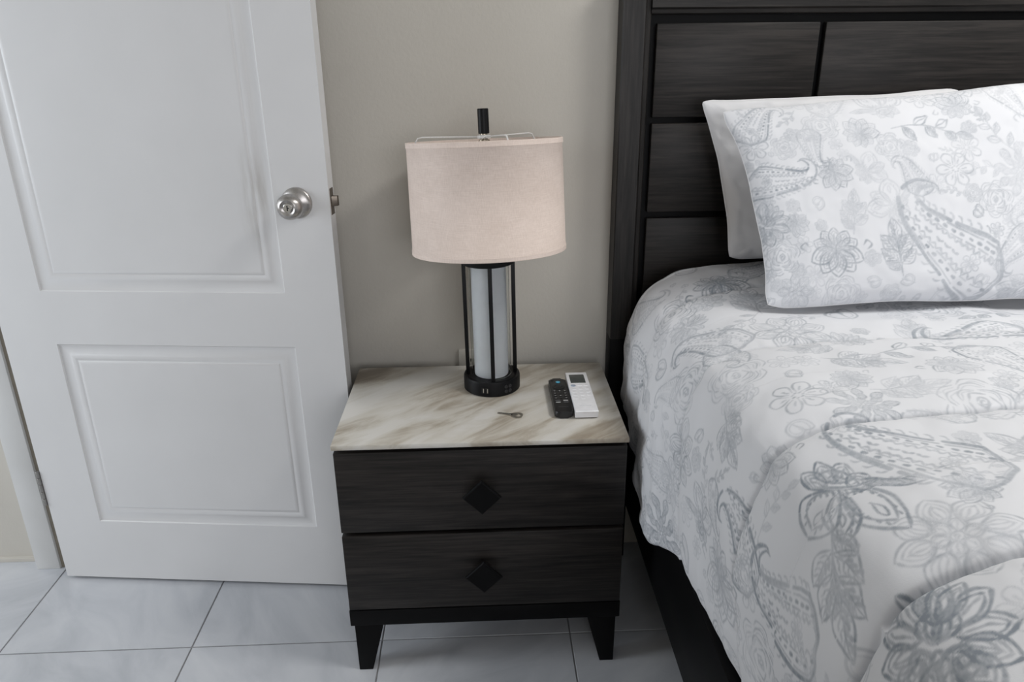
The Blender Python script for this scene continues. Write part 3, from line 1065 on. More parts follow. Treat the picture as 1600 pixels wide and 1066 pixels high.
class Canvas:
    def __init__(s, u0, u1, v0, v1, px=0.001):
        s.u0, s.v0, s.px = u0, v0, px
        s.W, s.H = int((u1 - u0) / px) + 1, int((v1 - v0) / px) + 1
        s.a = np.zeros((s.H, s.W), np.float32)

    def stroke(s, pts, w, a=0.8):
        """pts: (n,2) polyline, w: half width per point (or scalar) in metres"""
        p = np.asarray(pts, float)
        if len(p) < 2:
            return
        d = np.r_[0, np.cumsum(np.hypot(*np.diff(p, axis=0).T))]
        if d[-1] < 1e-5:
            return
        w = np.broadcast_to(np.asarray(w, float), (len(p),)) if np.ndim(w) else np.full(len(p), float(w))
        n = max(3, int(d[-1] / 0.0012))
        t = np.linspace(0, d[-1], n)
        X, Y, Wd_ = np.interp(t, d, p[:, 0]), np.interp(t, d, p[:, 1]), np.interp(t, d, w)
        X = (X - s.u0) / s.px
        Y = (Y - s.v0) / s.px
        R_ = Wd_ / s.px
        for x, y, r in zip(X, Y, R_):
            k = int(r + 2)
            ix, iy = int(x), int(y)
            x0, x1, y0, y1 = ix - k, ix + k + 2, iy - k, iy + k + 2
            if x0 < 0 or y0 < 0 or x1 >= s.W or y1 >= s.H:
                continue
            gy, gx = OG[k]
            dd = np.sqrt((gx + (ix - x)) ** 2 + (gy + (iy - y)) ** 2)
            val = np.clip((r - dd) * 0.6 + 0.5, 0, 1) * a
            win = s.a[y0:y1, x0:x1]
            np.maximum(win, val, out=win)

    def sample(s, u, v):
        x = np.clip((u - s.u0) / s.px, 0, s.W - 1.01)
        y = np.clip((v - s.v0) / s.px, 0, s.H - 1.01)
        ix, iy = x.astype(int), y.astype(int)
        fx, fy = x - ix, y - iy
        A = s.a
        return (A[iy, ix] * (1 - fx) + A[iy, ix + 1] * fx) * (1 - fy) + (A[iy + 1, ix] * (1 - fx) + A[iy + 1, ix + 1] * fx) * fy


def vnoise(x, y, seed=0):
    """smooth value noise in [-1,1]"""
    def h(ix, iy):
        n = (ix.astype(np.int64) * 374761393 + iy.astype(np.int64) * 668265263 + seed * 1442695041) & 0x7fffffff
        n = ((n ^ (n >> 13)) * 1274126177) & 0x7fffffff
        return ((n ^ (n >> 16)) & 0xffff) / 32767.5 - 1
    ix, iy = np.floor(x), np.floor(y)
    fx, fy = x - ix, y - iy
    fx = fx ** 3 * (fx * (fx * 6 - 15) + 10)
    fy = fy ** 3 * (fy * (fy * 6 - 15) + 10)
    return (h(ix, iy) * (1 - fx) + h(ix + 1, iy) * fx) * (1 - fy) + (h(ix, iy + 1) * (1 - fx) + h(ix + 1, iy + 1) * fx) * fy


OG = {}
for k in range(1, 40):
    OG[k] = np.mgrid[-k:k + 2, -k:k + 2].astype(np.float32)
R = random.Random(11)


def spline(pts, n=24):
    p = np.asarray(pts, float)
    P = np.vstack([2 * p[0] - p[1], p, 2 * p[-1] - p[-2]])
    out = []
    for i in range(1, len(P) - 2):
        t = np.linspace(0, 1, n, endpoint=False)[:, None]
        a, b_, c, d = P[i - 1], P[i], P[i + 1], P[i + 2]
        out.append(0.5 * ((2 * b_) + (-a + c) * t + (2 * a - 5 * b_ + 4 * c - d) * t * t + (-a + 3 * b_ - 3 * c + d) * t ** 3))
    out.append(p[-1:])
    return np.vstack(out)


class Pen:
    """draws in a local frame: scale s, angle a, at (u,v); brushy widths"""

    def __init__(s, cv, u, v, sc, ang, tone=1.0, flip=1):
        s.cv, s.o, s.s, s.tone = cv, np.array((u, v)), sc, tone
        c, q = math.cos(ang), math.sin(ang)
        s.m = np.array(((c, -q), (q, c)))
        s.f = flip

    def __call__(s, pts, w=0.045, a=0.75, taper=True, wob=0.02, gap=None, n=18):
        p = spline(pts, n) if len(pts) < 40 else np.asarray(pts, float)
        k = len(p)
        t = np.linspace(0, 1, k)
        p = p.copy()
        p[:, 0] *= s.f
        w, a = w * 0.66, min(1.0, a * 1.15)
        ph = R.random() * 6.28
        p += wob * np.c_[np.sin(9 * t + ph), np.cos(7 * t + ph * 2)] * 0.6
        w = w * (0.72 + 0.42 * np.sin(5.5 * t + ph) ** 2)
        if taper:
            w = w * np.clip(np.minimum(t, 1 - t) * 6 + 0.25, 0, 1)
        q = p @ s.m.T * s.s + s.o
        wm = np.maximum(w * s.s, 0.0008)
        tone = a * s.tone * (0.85 + 0.3 * R.random())
        if gap:
            i = 0
            while i < k - 2:
                j = min(k, i + max(3, int(k * gap * (0.7 + 0.6 * R.random()))))
                s.cv.stroke(q[i:j], wm[i:j], tone * (0.8 + 0.4 * R.random()))
                i = j + max(1, int(k * 0.03))
        else:
            s.cv.stroke(q, wm, tone)


def pol(r, a):
    return (r * math.cos(a), r * math.sin(a))


def petal(pen, base, ang, L, W, layers=3, point=0.25, w=0.035, dots=False, frill=0.0):
    """one petal outlined by brushy broken strokes, with inner outlines and a vein"""
    bx, by = base
    c, s_ = math.cos(ang), math.sin(ang)

    def tr(x, y):
        return (bx + x * c - y * s_, by + x * s_ + y * c)
    for l in range(layers):
        k = 1 - 0.30 * l
        LL, WW = L * (1 - 0.16 * l), W * k
        for sgn in (1, -1):
            pts = [tr(L * 0.08 * l, 0), tr(LL * 0.22, sgn * WW * 0.62), tr(LL * 0.52, sgn * WW), tr(LL * 0.78, sgn * WW * (0.72 + frill)), tr(LL * 0.92, sgn * WW * point * 1.3), tr(LL, 0)]
            pen(pts, w=w * (1.0 if l == 0 else 0.8), a=0.8 if l == 0 else 0.62, gap=0.34 if l == 0 else 0.5, wob=0.012)
    if dots:
        for q in range(5):
            for sgn in (1, -1):
                x, y = L * (0.35 + 0.11 * q), sgn * W * 0.62 * math.sin(math.pi * (0.35 + 0.11 * q))
                pen([tr(x - 0.015, y), tr(x + 0.03, y)], w=0.03, a=0.75, taper=False, wob=0)
        pen([tr(L * 0.45, 0), tr(L * 0.6, W * 0.16), tr(L * 0.72, 0), tr(L * 0.6, -W * 0.16), tr(L * 0.45, 0)], w=0.025, a=0.75)
    else:
        pen([tr(L * 0.15, 0), tr(L * 0.5, W * 0.06), tr(L * 0.72, 0)], w=w * 0.8, a=0.6)


def blossom(pen, n=8, inner=True):
    """wide layered flower"""
    for k in range(n):
        petal(pen, pol(0.30, 2 * math.pi * k / n), 2 * math.pi * k / n + 0.1 * (R.random() - .5), 0.62 + 0.12 * R.random(), 0.25, 3)
    if inner:
        for k in range(6):
            a = 2 * math.pi * (k + 0.5) / 6
            petal(pen, pol(0.10, a), a, 0.30, 0.13, 2, w=0.03)
    pen([pol(0.09, t) for t in np.linspace(0, 6.0, 9)], w=0.03)
    pen([pol(0.035, t) for t in np.linspace(0, 6.0, 7)], w=0.03)


def lily(pen):
    """spotted open flower seen from the side: three big dotted petals below, frilled cup above"""
    petal(pen, (0.0, 0.05), -2.35, 1.0, 0.36, 2, w=0.04, dots=True)
    petal(pen, (0.05, 0.05), -0.75, 1.02, 0.38, 2, w=0.045, dots=True)
    petal(pen, (0.0, 0.0), -1.62, 0.85, 0.26, 2, w=0.04, dots=True)
    for a in (2.5, 1.9, 1.25, 0.65):
        petal(pen, pol(0.18, a), a, 0.45, 0.17, 3, w=0.032)
    pen([(-0.30, 0.22), (-0.12, 0.42), (0.14, 0.42), (0.30, 0.20), (0.12, 0.10), (-0.14, 0.10), (-0.30, 0.22)], w=0.04)
    pen([(-0.14, 0.25), (0.0, 0.34), (0.15, 0.25), (0.0, 0.18), (-0.14, 0.25)], w=0.035)
    for k in range(7):
        x = -0.30 + 0.1 * k
        pen([(x, 0.06), (x + 0.02, -0.05)], w=0.035, wob=0)
    for k, a in enumerate((0.2, 0.05, -0.1)):
        petal(pen, (0.35, 0.15 + 0.06 * k), a, 0.9 - 0.15 * k, 0.10, 2, w=0.03)


def lotus(pen):
    """fan of pointed petals over a cup"""
    for a in (-1.57, -2.15, -0.98, -2.70, -0.45):
        petal(pen, (0, 0.1), a, 0.9, 0.27, 3, w=0.042)
    for a in (2.65, 2.1, 1.57, 1.0, 0.5):
        petal(pen, pol(0.15, a), a, 0.62, 0.20, 2, w=0.034)
    for a in (2.3, 1.57, 0.85):
        petal(pen, (0, 0.02), a, 0.42, 0.13, 2, w=0.03)
    for s_ in (1, -1):
        pen([(s_ * 0.95, 0.05), (s_ * 1.1, 0.22), (s_ * 0.95, 0.32), (s_ * 0.86, 0.2)], w=0.045)


def mum(pen):
    """chrysanthemum with curled rows of petals"""
    for row, (n, r0_, L) in enumerate(((9, 0.62, 0.42), (8, 0.36, 0.36), (6, 0.12, 0.28))):
        for k in range(n):
            a = 2 * math.pi * (k + 0.5 * row) / n
            petal(pen, pol(r0_ * 0.85, a), a, L * 1.25, 0.15 - 0.02 * row, 3, w=0.042 - 0.006 * row)
    for k in range(8):
        a = 2 * math.pi * k / 8
        pen([pol(0.06, a), pol(0.2, a + 0.25), pol(0.3, a)], w=0.03)
    pen([pol(0.07, t) for t in np.linspace(0, 6.1, 8)], w=0.035)


def peony(pen):
    """open flower: ruffled outer petals, an upright cup and a curled heart"""
    for k, a in enumerate((-2.9, -2.35, -1.8, -1.25, -0.7, -0.2)):
        petal(pen, pol(0.22, a), a, 0.72, 0.22, 3, w=0.048)
    for a in (0.35, 0.9, 2.25, 2.8):
        petal(pen, pol(0.20, a), a, 0.80, 0.19, 2, w=0.048)
    for a in (1.15, 1.57, 2.0):
        petal(pen, (0, 0.22), a, 0.72, 0.16, 2, w=0.045)
    for a in (0.95, 1.35, 1.80, 2.2):
        petal(pen, (0, 0.0), a, 0.42, 0.10, 1, w=0.042)
    for s_ in (1, -1):
        pen([(s_ * 0.02, -0.30), (s_ * 0.10, -0.12), (s_ * 0.30, -0.05), (s_ * 0.42, -0.20), (s_ * 0.30, -0.34), (s_ * 0.20, -0.24), (s_ * 0.28, -0.18)], w=0.060)
        pen([(s_ * 0.04, -0.44), (s_ * 0.16, -0.36), (s_ * 0.34, -0.46), (s_ * 0.50, -0.34)], w=0.055)
    pen([(-0.14, -0.26), (0, -0.08), (0.14, -0.26)], w=0.055)
    pen([(-0.06, -0.30), (0, -0.20), (0.06, -0.30)], w=0.05)


def rose(pen):
    for k, r_ in enumerate((0.16, 0.34, 0.52, 0.72, 0.92)):
        n = 2 + k
        for q in range(n):
            a0 = 2 * math.pi * q / n + k * 0.7 + 0.3 * R.random()
            a1 = a0 + 2 * math.pi / n * 0.86
            am = (a0 + a1) / 2
            pen([pol(r_ * 0.92, a0), pol(r_ * 1.08, am - 0.15), pol(r_ * 1.06, am + 0.2), pol(r_ * 0.9, a1)], w=0.052 - 0.004 * k, a=0.7)
            if k > 1:
                pen([pol(r_ * 0.84, a0 + .1), pol(r_ * 0.95, am), pol(r_ * 0.82, a1 - .1)], w=0.026, a=0.55)
    pen([pol(0.03 + 0.012 * t, t) for t in np.linspace(0, 7, 9)], w=0.045)


def small_flower(pen):
    for k in range(6):
        a = 2 * math.pi * k / 6
        pen([pol(0.28, a - 0.3), pol(0.7, a - 0.42), pol(0.96, a - 0.1), pol(0.9, a + 0.25), pol(0.62, a + 0.4), pol(0.28, a + 0.3)], w=0.06, gap=0.4, a=0.7)
        pen([pol(0.35, a), pol(0.62, a + 0.06)], w=0.06, a=0.6)
    for k in range(7):
        a = 2 * math.pi * k / 7
        p = pol(0.17, a)
        pen([p, (p[0] + 0.05, p[1] + 0.02)], w=0.055, wob=0, taper=False)


def scroll(pen, turns=1.25, body=0.055):
    t = np.linspace(0, 1, 26)
    a = 2 * math.pi * turns * t
    r_ = 0.12 + 0.42 * t
    pts = np.c_[r_ * np.cos(a) - 0.1, r_ * np.sin(a)]
    tail = pts[-1] + np.array(((0.0, -0.25), (0.12, -0.55), (0.34, -0.9)))
    pen([*map(tuple, pts[::3]), *map(tuple, tail)], w=body, a=0.68, wob=0.0)
    pen([*map(tuple, pts[::3] * 0.72), tuple(tail[0] + (-.1, 0.05)), tuple(tail[1] + (-.1, .05))], w=0.026, a=0.6, wob=0)


def paisley(pen, full=True):
    """tear drop: wide rounded body at the bottom, curled tip at the top left"""
    t = np.linspace(0, 1, 60)
    # spine from the body bottom to the curl
    sp = spline([(0.75, -0.85), (0.42, -0.62), (0.10, -0.25), (-0.18, 0.12), (-0.40, 0.50), (-0.42, 0.84), (-0.20, 1.02), (0.05, 0.94), (0.10, 0.78)], 14)
    d = np.r_[0, np.cumsum(np.hypot(*np.diff(sp, axis=0).T))]
    tt = np.linspace(0, d[-1], 70)
    sp = np.c_[np.interp(tt, d, sp[:, 0]), np.interp(tt, d, sp[:, 1])]
    tg = np.gradient(sp, axis=0)
    tg /= np.linalg.norm(tg, axis=1)[:, None]
    nr = np.c_[-tg[:, 1], tg[:, 0]]
    q = np.linspace(0, 1, 70)
    wd = 0.42 * np.sin(np.pi * np.clip(q / 0.50, 0, 1) ** 0.62 * 0.5) * (q < 0.25) + 0
    wd = 0.56 * (np.clip(q / 0.10, 0, 1) ** 0.5) * np.clip((1 - q) / 0.78, 0, 1) ** 1.15
    for k, (sc_, w_, a_) in enumerate(((1.0, 0.060, 0.85), (0.84, 0.030, 0.6), (0.50, 0.026, 0.65), (0.36, 0.022, 0.5))):
        m_ = slice(0, 70 if k == 0 else (52 if k == 1 else 40))
        for sgn in (1, -1):
            pen((sp + sgn * nr * wd[:, None] * sc_)[m_], w=w_, a=a_, gap=0.36 if k < 2 else 0.14, wob=0.010)
    # rounded end of the body
    e0 = [tuple(sp[i] + nr[i] * wd[i] * s_) for i, s_ in ((6, 1), (3, 1), (1, 0.8))] + [tuple(sp[0] - tg[0] * 0.03)] + [tuple(sp[i] - nr[i] * wd[i] * s_) for i, s_ in ((1, 0.8), (3, 1), (6, 1))]
    pen(e0, w=0.05, a=0.8, wob=0.0)
    pen([tuple((np.array(p) - sp[5]) * 0.74 + sp[5]) for p in e0], w=0.026, a=0.6, wob=0.0)
    # fringe outside
    for i in range(3, 50, 4):
        for sgn in (1, -1):
            p0 = sp[i] + sgn * nr[i] * wd[i] * 1.10
            p1 = sp[min(69, i + 3)] + sgn * nr[i] * wd[i] * 1.22
            pen([tuple(p0), tuple((p0 + p1) / 2 + nr[i] * sgn * 0.03), tuple(p1)], w=0.028, a=0.55, wob=0)
    # beads between the outlines
    for i in range(4, 52, 4):
        for sgn in (1, -1):
            p0 = sp[i] + sgn * nr[i] * wd[i] * 0.66
            pen([tuple(p0 - tg[i] * 0.02), tuple(p0 + tg[i] * 0.02)], w=0.044, a=0.85, taper=False, wob=0)
    if full:
        c = sp[14]
        p2 = Pen(pen.cv, 0, 0, pen.s * 0.17, 0, pen.tone)
        p2.m, p2.f = pen.m, pen.f
        cc = c.copy()
        cc[0] *= pen.f
        p2.o = cc @ pen.m.T * pen.s + pen.o
        small_flower(p2)
    # scallops and leaflets filling the body
    for i in range(5, 46, 3):
        for sgn in (1, -1):
            p0 = sp[i] + sgn * nr[i] * wd[i] * 0.46
            p1 = sp[i + 3] + sgn * nr[i + 3] * wd[i + 3] * 0.46
            pm = (p0 + p1) / 2 - sgn * nr[i] * wd[i] * 0.16
            pen([tuple(p0), tuple(pm), tuple(p1)], w=0.026, a=0.6, wob=0)
    for i in (22, 26, 30, 36, 42):
        p0 = sp[i]
        pen([tuple(p0 - tg[i] * 0.07), tuple(p0 + nr[i] * 0.03), tuple(p0 + tg[i] * 0.07)], w=0.035, a=0.6, wob=0)


def leaf(pen, base, ang, L, W, fill=True):
    bx, by = base
    c, s_ = math.cos(ang), math.sin(ang)

    def tr(x, y):
        return (bx + x * c - y * s_, by + x * s_ + y * c)
    for sgn in (1, -1):
        pen([tr(0, 0), tr(L * 0.28, sgn * W * 0.8), tr(L * 0.55, sgn * W), tr(L * 0.82, sgn * W * 0.5), tr(L, 0)], w=0.036, a=0.75, gap=0.5)
    pen([tr(0, 0), tr(L * 0.5, W * 0.08), tr(L * 0.95, 0)], w=0.028, a=0.75)
    if fill:
        for q in range(4):
            x = L * (0.16 + 0.17 * q)
            for sgn in (1, -1):
                pen([tr(x, 0), tr(x + L * 0.12, sgn * W * 0.36), tr(x + L * 0.22, sgn * W * 0.62 * (1 - 0.12 * q))], w=0.058 if sgn > 0 else 0.03, a=0.62)


def sprig(pen, big=True):
    """a stem with a fan of lobed leaves hanging from it"""
    pen([(0, 1.0), (0.03, 0.55), (0.0, 0.1), (0.06, -0.6)], w=0.035, a=0.8)
    for a, L, W, y in ((-2.45, 0.75, 0.24, 0.55), (-0.75, 0.80, 0.25, 0.50), (-2.2, 0.85, 0.25, 0.20), (-0.95, 0.85, 0.26, 0.15), (-1.57, 1.0, 0.22, -0.10), (-2.0, 0.55, 0.17, 0.0), (-1.15, 0.55, 0.17, -0.05)):
        leaf(pen, (0.02, y), a, L, W)
    leaf(pen, (0.02, 0.75), -0.6, 0.65, 0.16)


def spray(pen):
    """a slender curved stem with paired narrow leaves"""
    st = spline([(-0.9, -0.5), (-0.4, -0.12), (0.15, 0.1), (0.9, 0.2)], 10)
    pen(st[::3].tolist(), w=0.03, a=0.8)
    for k, i in enumerate((5, 11, 17, 22, 26)):
        p = tuple(st[i])
        s_ = 1 if k % 2 else -1
        leaf(pen, p, 0.3 + s_ * 0.75, 0.62 - 0.05 * k, 0.13, fill=k % 2 == 0)
    leaf(pen, tuple(st[-1]), 0.15, 0.5, 0.12)


def dots(pen):
    for k in range(14):
        a, r_ = R.random() * 6.28, R.random()
        p = pol(r_, a)
        pen([p, (p[0] + 0.09, p[1] + 0.05)], w=0.06, a=0.5, wob=0)


KIND = dict(blossom=blossom, lily=lily, lotus=lotus, mum=mum, rose=rose, small=small_flower, scroll=scroll, paisley=paisley, sprig=sprig, peony=peony, spray=spray, dots=dots)


def fill_canvas(cv, heroes, n_try, bounds, sizes=(0.026, 0.075), seed=1, tone=(0.45, 0.9), pack=0.80):
    """draw the named motifs, then scatter more between them"""
    placed = []
    for kind, u, v, sc, ang, tn, fl in heroes:
        if isinstance(ang, tuple):      # drawn slanted: right and up directions on the cloth
            pn = Pen(cv, u, v, 1.0, 0, tn, fl)
            sc = math.sqrt(abs(ang[0] * ang[3] - ang[1] * ang[2]))
            pn.s = sc
            pn.m = np.array(((ang[0], ang[2]), (ang[1], ang[3]))) / sc
            KIND[kind](pn)
        else:
            KIND[kind](Pen(cv, u, v, sc, math.radians(ang), tn, fl))
        placed.append((u, v, sc * 0.95))
    q = random.Random(seed)
    names = ['blossom', 'lotus', 'rose', 'paisley', 'spray', 'sprig', 'lotus', 'scroll', 'lily', 'mum', 'paisley', 'peony', 'paisley']
    u0, u1, v0, v1 = bounds
    for i in range(n_try):
        sc = sizes[1] - (sizes[1] - sizes[0]) * min(1, (i / n_try) * 1.25)
        sc *= 0.85 + 0.3 * q.random()
        u, v = u0 + (u1 - u0) * q.random(), v0 + (v1 - v0) * q.random()
        if any((u - a) ** 2 + (v - b_) ** 2 < (pack * (sc + c)) ** 2 for a, b_, c in placed):
            continue
        kind = q.choice(names) if sc > 0.036 else q.choice(('small', 'scroll', 'rose', 'spray', 'small'))
        KIND[kind](Pen(cv, u, v, sc, q.random() * 6.28, tone[0] + (tone[1] - tone[0]) * q.random(), q.choice((1, -1))))
        placed.append((u, v, sc))
    # uneven inking: washed patches and a dry brush grain
    yy, xx = np.mgrid[0:cv.H, 0:cv.W].astype(np.float32) * cv.px
    cv.a *= np.clip(0.92 + 0.28 * vnoise(xx * 14, yy * 14, seed) + 0.16 * vnoise(xx * 60, yy * 60, seed + 1), 0.25, 1.08) * (0.90 + 0.18 * vnoise(xx * 330 + yy * 140, yy * 330 - xx * 140, seed + 2))


def grid_mesh(name, P, pr=None, keep=None):
    """P: (nv, nu, 3) array of points"""
    nv, nu = P.shape[:2]
    idx = np.arange(nv * nu).reshape(nv, nu)
    F = np.stack([idx[:-1, :-1], idx[:-1, 1:], idx[1:, 1:], idx[1:, :-1]], -1).reshape(-1, 4)
    if keep is not None:
        F = F[keep.reshape(-1)]
    me = bpy.data.meshes.new(name)
    me.vertices.add(nv * nu)
    me.vertices.foreach_set('co', P.reshape(-1).astype(np.float32))
    me.loops.add(F.size)
    me.loops.foreach_set('vertex_index', F.reshape(-1).astype(np.int32))
    me.polygons.add(len(F))
    me.polygons.foreach_set('loop_start', np.arange(0, F.size, 4, dtype=np.int32))
    me.polygons.foreach_set('use_smooth', np.ones(len(F), bool))
    me.update(calc_edges=True)
    if pr is not None:
        at = me.attributes.new('print', 'FLOAT', 'POINT')
        at.data.foreach_set('value', pr.reshape(-1).astype(np.float32))
    me.validate()
    return me


def normals(P):
    du = np.gradient(P, axis=1)
    dv = np.gradient(P, axis=0)
    n = np.cross(du, dv)
    return n / np.maximum(np.linalg.norm(n, axis=2, keepdims=True), 1e-9)


# ------------------------------------------------------------------ comforter
def lin(y, pts):
    pts = sorted(pts)
    return np.interp(y, [p[0] for p in pts], [p[1] for p in pts])


def smooth_lin(y, pts):
    return sum(lin(y + d, pts) for d in (-0.03, -0.015, 0, 0.015, 0.03)) / 5


yv = np.r_[np.linspace(-1.64, -0.90, 90, endpoint=False), np.linspace(-0.90, 0.345, 820)]
XC = 0.50                                  # where the side's arc length is counted from
hemz = smooth_lin(yv, [(0.36, .50), (.25, .485), (.16, .455), (.09, .43), (.03, .355), (-.02, .345), (-.07, .372), (-.13, .405), (-.17, .4235), (-.30, .426), (-1.7, .426)])
hemx = smooth_lin(yv, [(0.36, .345), (.25, .345), (.15, .346), (.03, .341), (-.05, .343), (-.12, .350), (-.20, .366), (-.30, .379), (-.75, .388), (-1.7, .390)])
sidex = smooth_lin(yv, [(0.36, .350), (.30, .343), (.22, .338), (.10, .343), (0, .349), (-.15, .354), (-.44, .366), (-.75, .396), (-1.7, .398)])
off = smooth_lin(yv, [(0.36, -.010), (.28, -.014), (.0, -.002), (-.14, 0.0), (-.44, .010), (-.75, .036), (-1.7, .036)])
topz = smooth_lin(yv, [(0.36, .840), (.30, .843), (.20, .828), (0, .819), (-.10, .826), (-.22, .837), (-.5, .839), (-1.7, .839)])
NSD, NTP = 350, 420
rows, cu = [], []

for i, y in enumerate(yv):
    o_, hz, hx, sx = off[i], hemz[i], hemx[i], sidex[i]
    x00 = XC + o_ * 0.6
    xt = np.r_[np.linspace(x00, 1.16, NTP)[1:], np.linspace(1.16, mir(x00), 110)[1:]]
    zt = topz[i]
    ctl = [(x00, zt), (0.476 + o_, zt - 0.0045), (0.447 + o_, zt - 0.017), (0.400 + o_, zt - 0.048), (0.373 + o_ * 0.9, zt - 0.110), (sx + (0.366 - sx) * 0.25, 0.655), (sx, 0.56), (sx * 0.6 + hx * 0.4 - 0.002, 0.5 * (0.56 + hz) if hz < 0.52 else 0.53), (hx, hz + 0.014), (hx + 0.004, hz + 0.003), (hx + 0.013, hz), (hx + 0.022, hz + 0.008), (hx + 0.026, hz + 0.05)]
    sp = spline(ctl, 12)
    d = np.r_[0, np.cumsum(np.hypot(*np.diff(sp, axis=0).T))]
    t = np.linspace(0, d[-1], NSD)[::-1]
    side = np.c_[np.interp(t, d, sp[:, 0]), np.interp(t, d, sp[:, 1])]
    side[:, 0] = side[:, 0]
    xe = np.minimum(xt, 2 * BC - xt)
    top = np.c_[xt, zt + 0.014 * (1 - np.exp(-(xe - x00) / 0.14))]
    # right side mirrors the left
    spr = side[::-1][::6][1:].copy()
    spr[:, 0] = 2 * BC - spr[:, 0]
    rows.append(np.vstack([side, top, spr]))
    cu.append(np.r_[x00 - t, xt, mir(x00) + np.linspace(0, d[-1], len(spr) + 1)[1:]])
prof2 = np.array(rows)
CU = np.array(cu)
nv, nu = CU.shape
CV = np.repeat(yv[:, None], nu, 1)
P = np.stack([prof2[..., 0], CV, prof2[..., 1]], -1)
# ease the join of side and top
for _ in range(12):
    a0, a1 = NSD - 26, NSD + 26
    P[:, a0:a1, 2] = (P[:, a0 - 1:a1 - 1, 2] + 2 * P[:, a0:a1, 2] + P[:, a0 + 1:a1 + 1, 2]) / 4
nrm = normals(P)
if nrm[nv // 2, NSD + 50, 2] < 0:
    nrm = -nrm
top_w = np.clip((P[..., 2] - 0.66) / 0.12, 0, 1)
side_w = 1 - top_w
# channel seams across the bed, each puffed between
disp = np.zeros((nv, nu))
wobble = 0.010 * vnoise(CU * 5, CV * 0 + 3.3, 4) + 0.004 * vnoise(CU * 22, CV * 0 + 1.3, 5)
bend = -0.05 * np.clip((XC - CU - 0.10) / 0.3, 0, 1) ** 1.5
ph = (CV - wobble - bend + 0.14) / 0.30
dist = (ph - np.round(ph)) * 0.30
fade = 0.55 + 0.45 * np.clip(0.5 + vnoise(CU * 3.0, np.round(ph) * 7.7, 9), 0, 1)
near = 1 - np.exp(np.minimum(dist, 0) / 0.016)
far = 1 - np.exp(-np.maximum(dist, 0) / 0.020)
puff = np.where(dist < 0, near * (1 - 0.35 * np.clip(-dist / 0.15, 0, 1)), far * 0.65)
heavy = 1.0 + 0.55 * (np.round(ph) == -2)
disp += 0.0135 * (0.55 + 0.45 * fade) * heavy * puff - 0.0075 * heavy * np.exp(-(dist / 0.0042) ** 2)
# short gathers pulled in along the stitching
disp += 0.0022 * np.exp(-np.abs(dist) / 0.022) * vnoise(CU * 70, CV * 6, 22)
# broad loft and creases
disp += 0.0065 * vnoise(CU * 5.5, CV * 6, 1) + 0.0030 * vnoise(CU * 13 + CV * 6, CV * 11, 2)
disp += 0.0014 * vnoise(CU * 30 - CV * 14, CV * 24 + CU * 9, 3)
# soft hanging folds on the side, stronger towards the hem
sd = np.clip((XC - CU - 0.14) / 0.30, 0, 1)
headw = np.clip((CV + 0.30) / 0.25, 0, 1)
disp += side_w * sd * (0.0105 * vnoise(CV * 9, CU * 2.5, 6) + 0.0075 * vnoise(CV * 21 + CU * 6, CU * 5, 7) + 0.003 * vnoise(CV * 48 - CU * 10, CU * 9, 17)) * (0.35 + 0.65 * headw)
disp += side_w * 0.0030 * vnoise(CV * 26 + CU * 18, CU * 20 - CV * 6, 8) * headw
hem_soft = np.clip((P[..., 2] - hemz[:, None]) / 0.02, 0.25, 1)
disp *= hem_soft
# keep clear of the nightstand and the rail
P2 = P + nrm * disp[..., None]
far_side = P2[..., 0] > BC
xm = np.where(far_side, 2 * BC - P2[..., 0], P2[..., 0])
xm = np.where((P2[..., 2] < 0.75) & (xm < 0.326), 0.326, xm)
rail = (CV < -0.18) & (P2[..., 2] < 0.45) & (xm < 0.5)
P2[..., 2] = np.where(rail, np.maximum(P2[..., 2], 0.4225), P2[..., 2])
xm = np.where((P2[..., 2] < np.where(far_side, 0.445, 0.4235)) & (CV > -0.185) & (xm < 0.5), np.minimum(xm, 0.3655), xm)
P2[..., 2] = np.where(far_side & (CV < -0.10) & (xm > 0.36) & (xm < 0.5), np.maximum(P2[..., 2], 0.4240), P2[..., 2])
xm = np.where((P2[..., 2] < 0.76) & (xm < 0.5), np.minimum(xm, 0.4095), xm)
P2[..., 0] = np.where(far_side, 2 * BC - xm, xm)
# the head end tucks down behind the pillows
tuck = np.clip((CV - 0.31) / 0.035, 0, 1)
P2[..., 2] -= tuck ** 2 * 0.035 * np.clip((P2[..., 2] - 0.6) / 0.2, 0, 1)

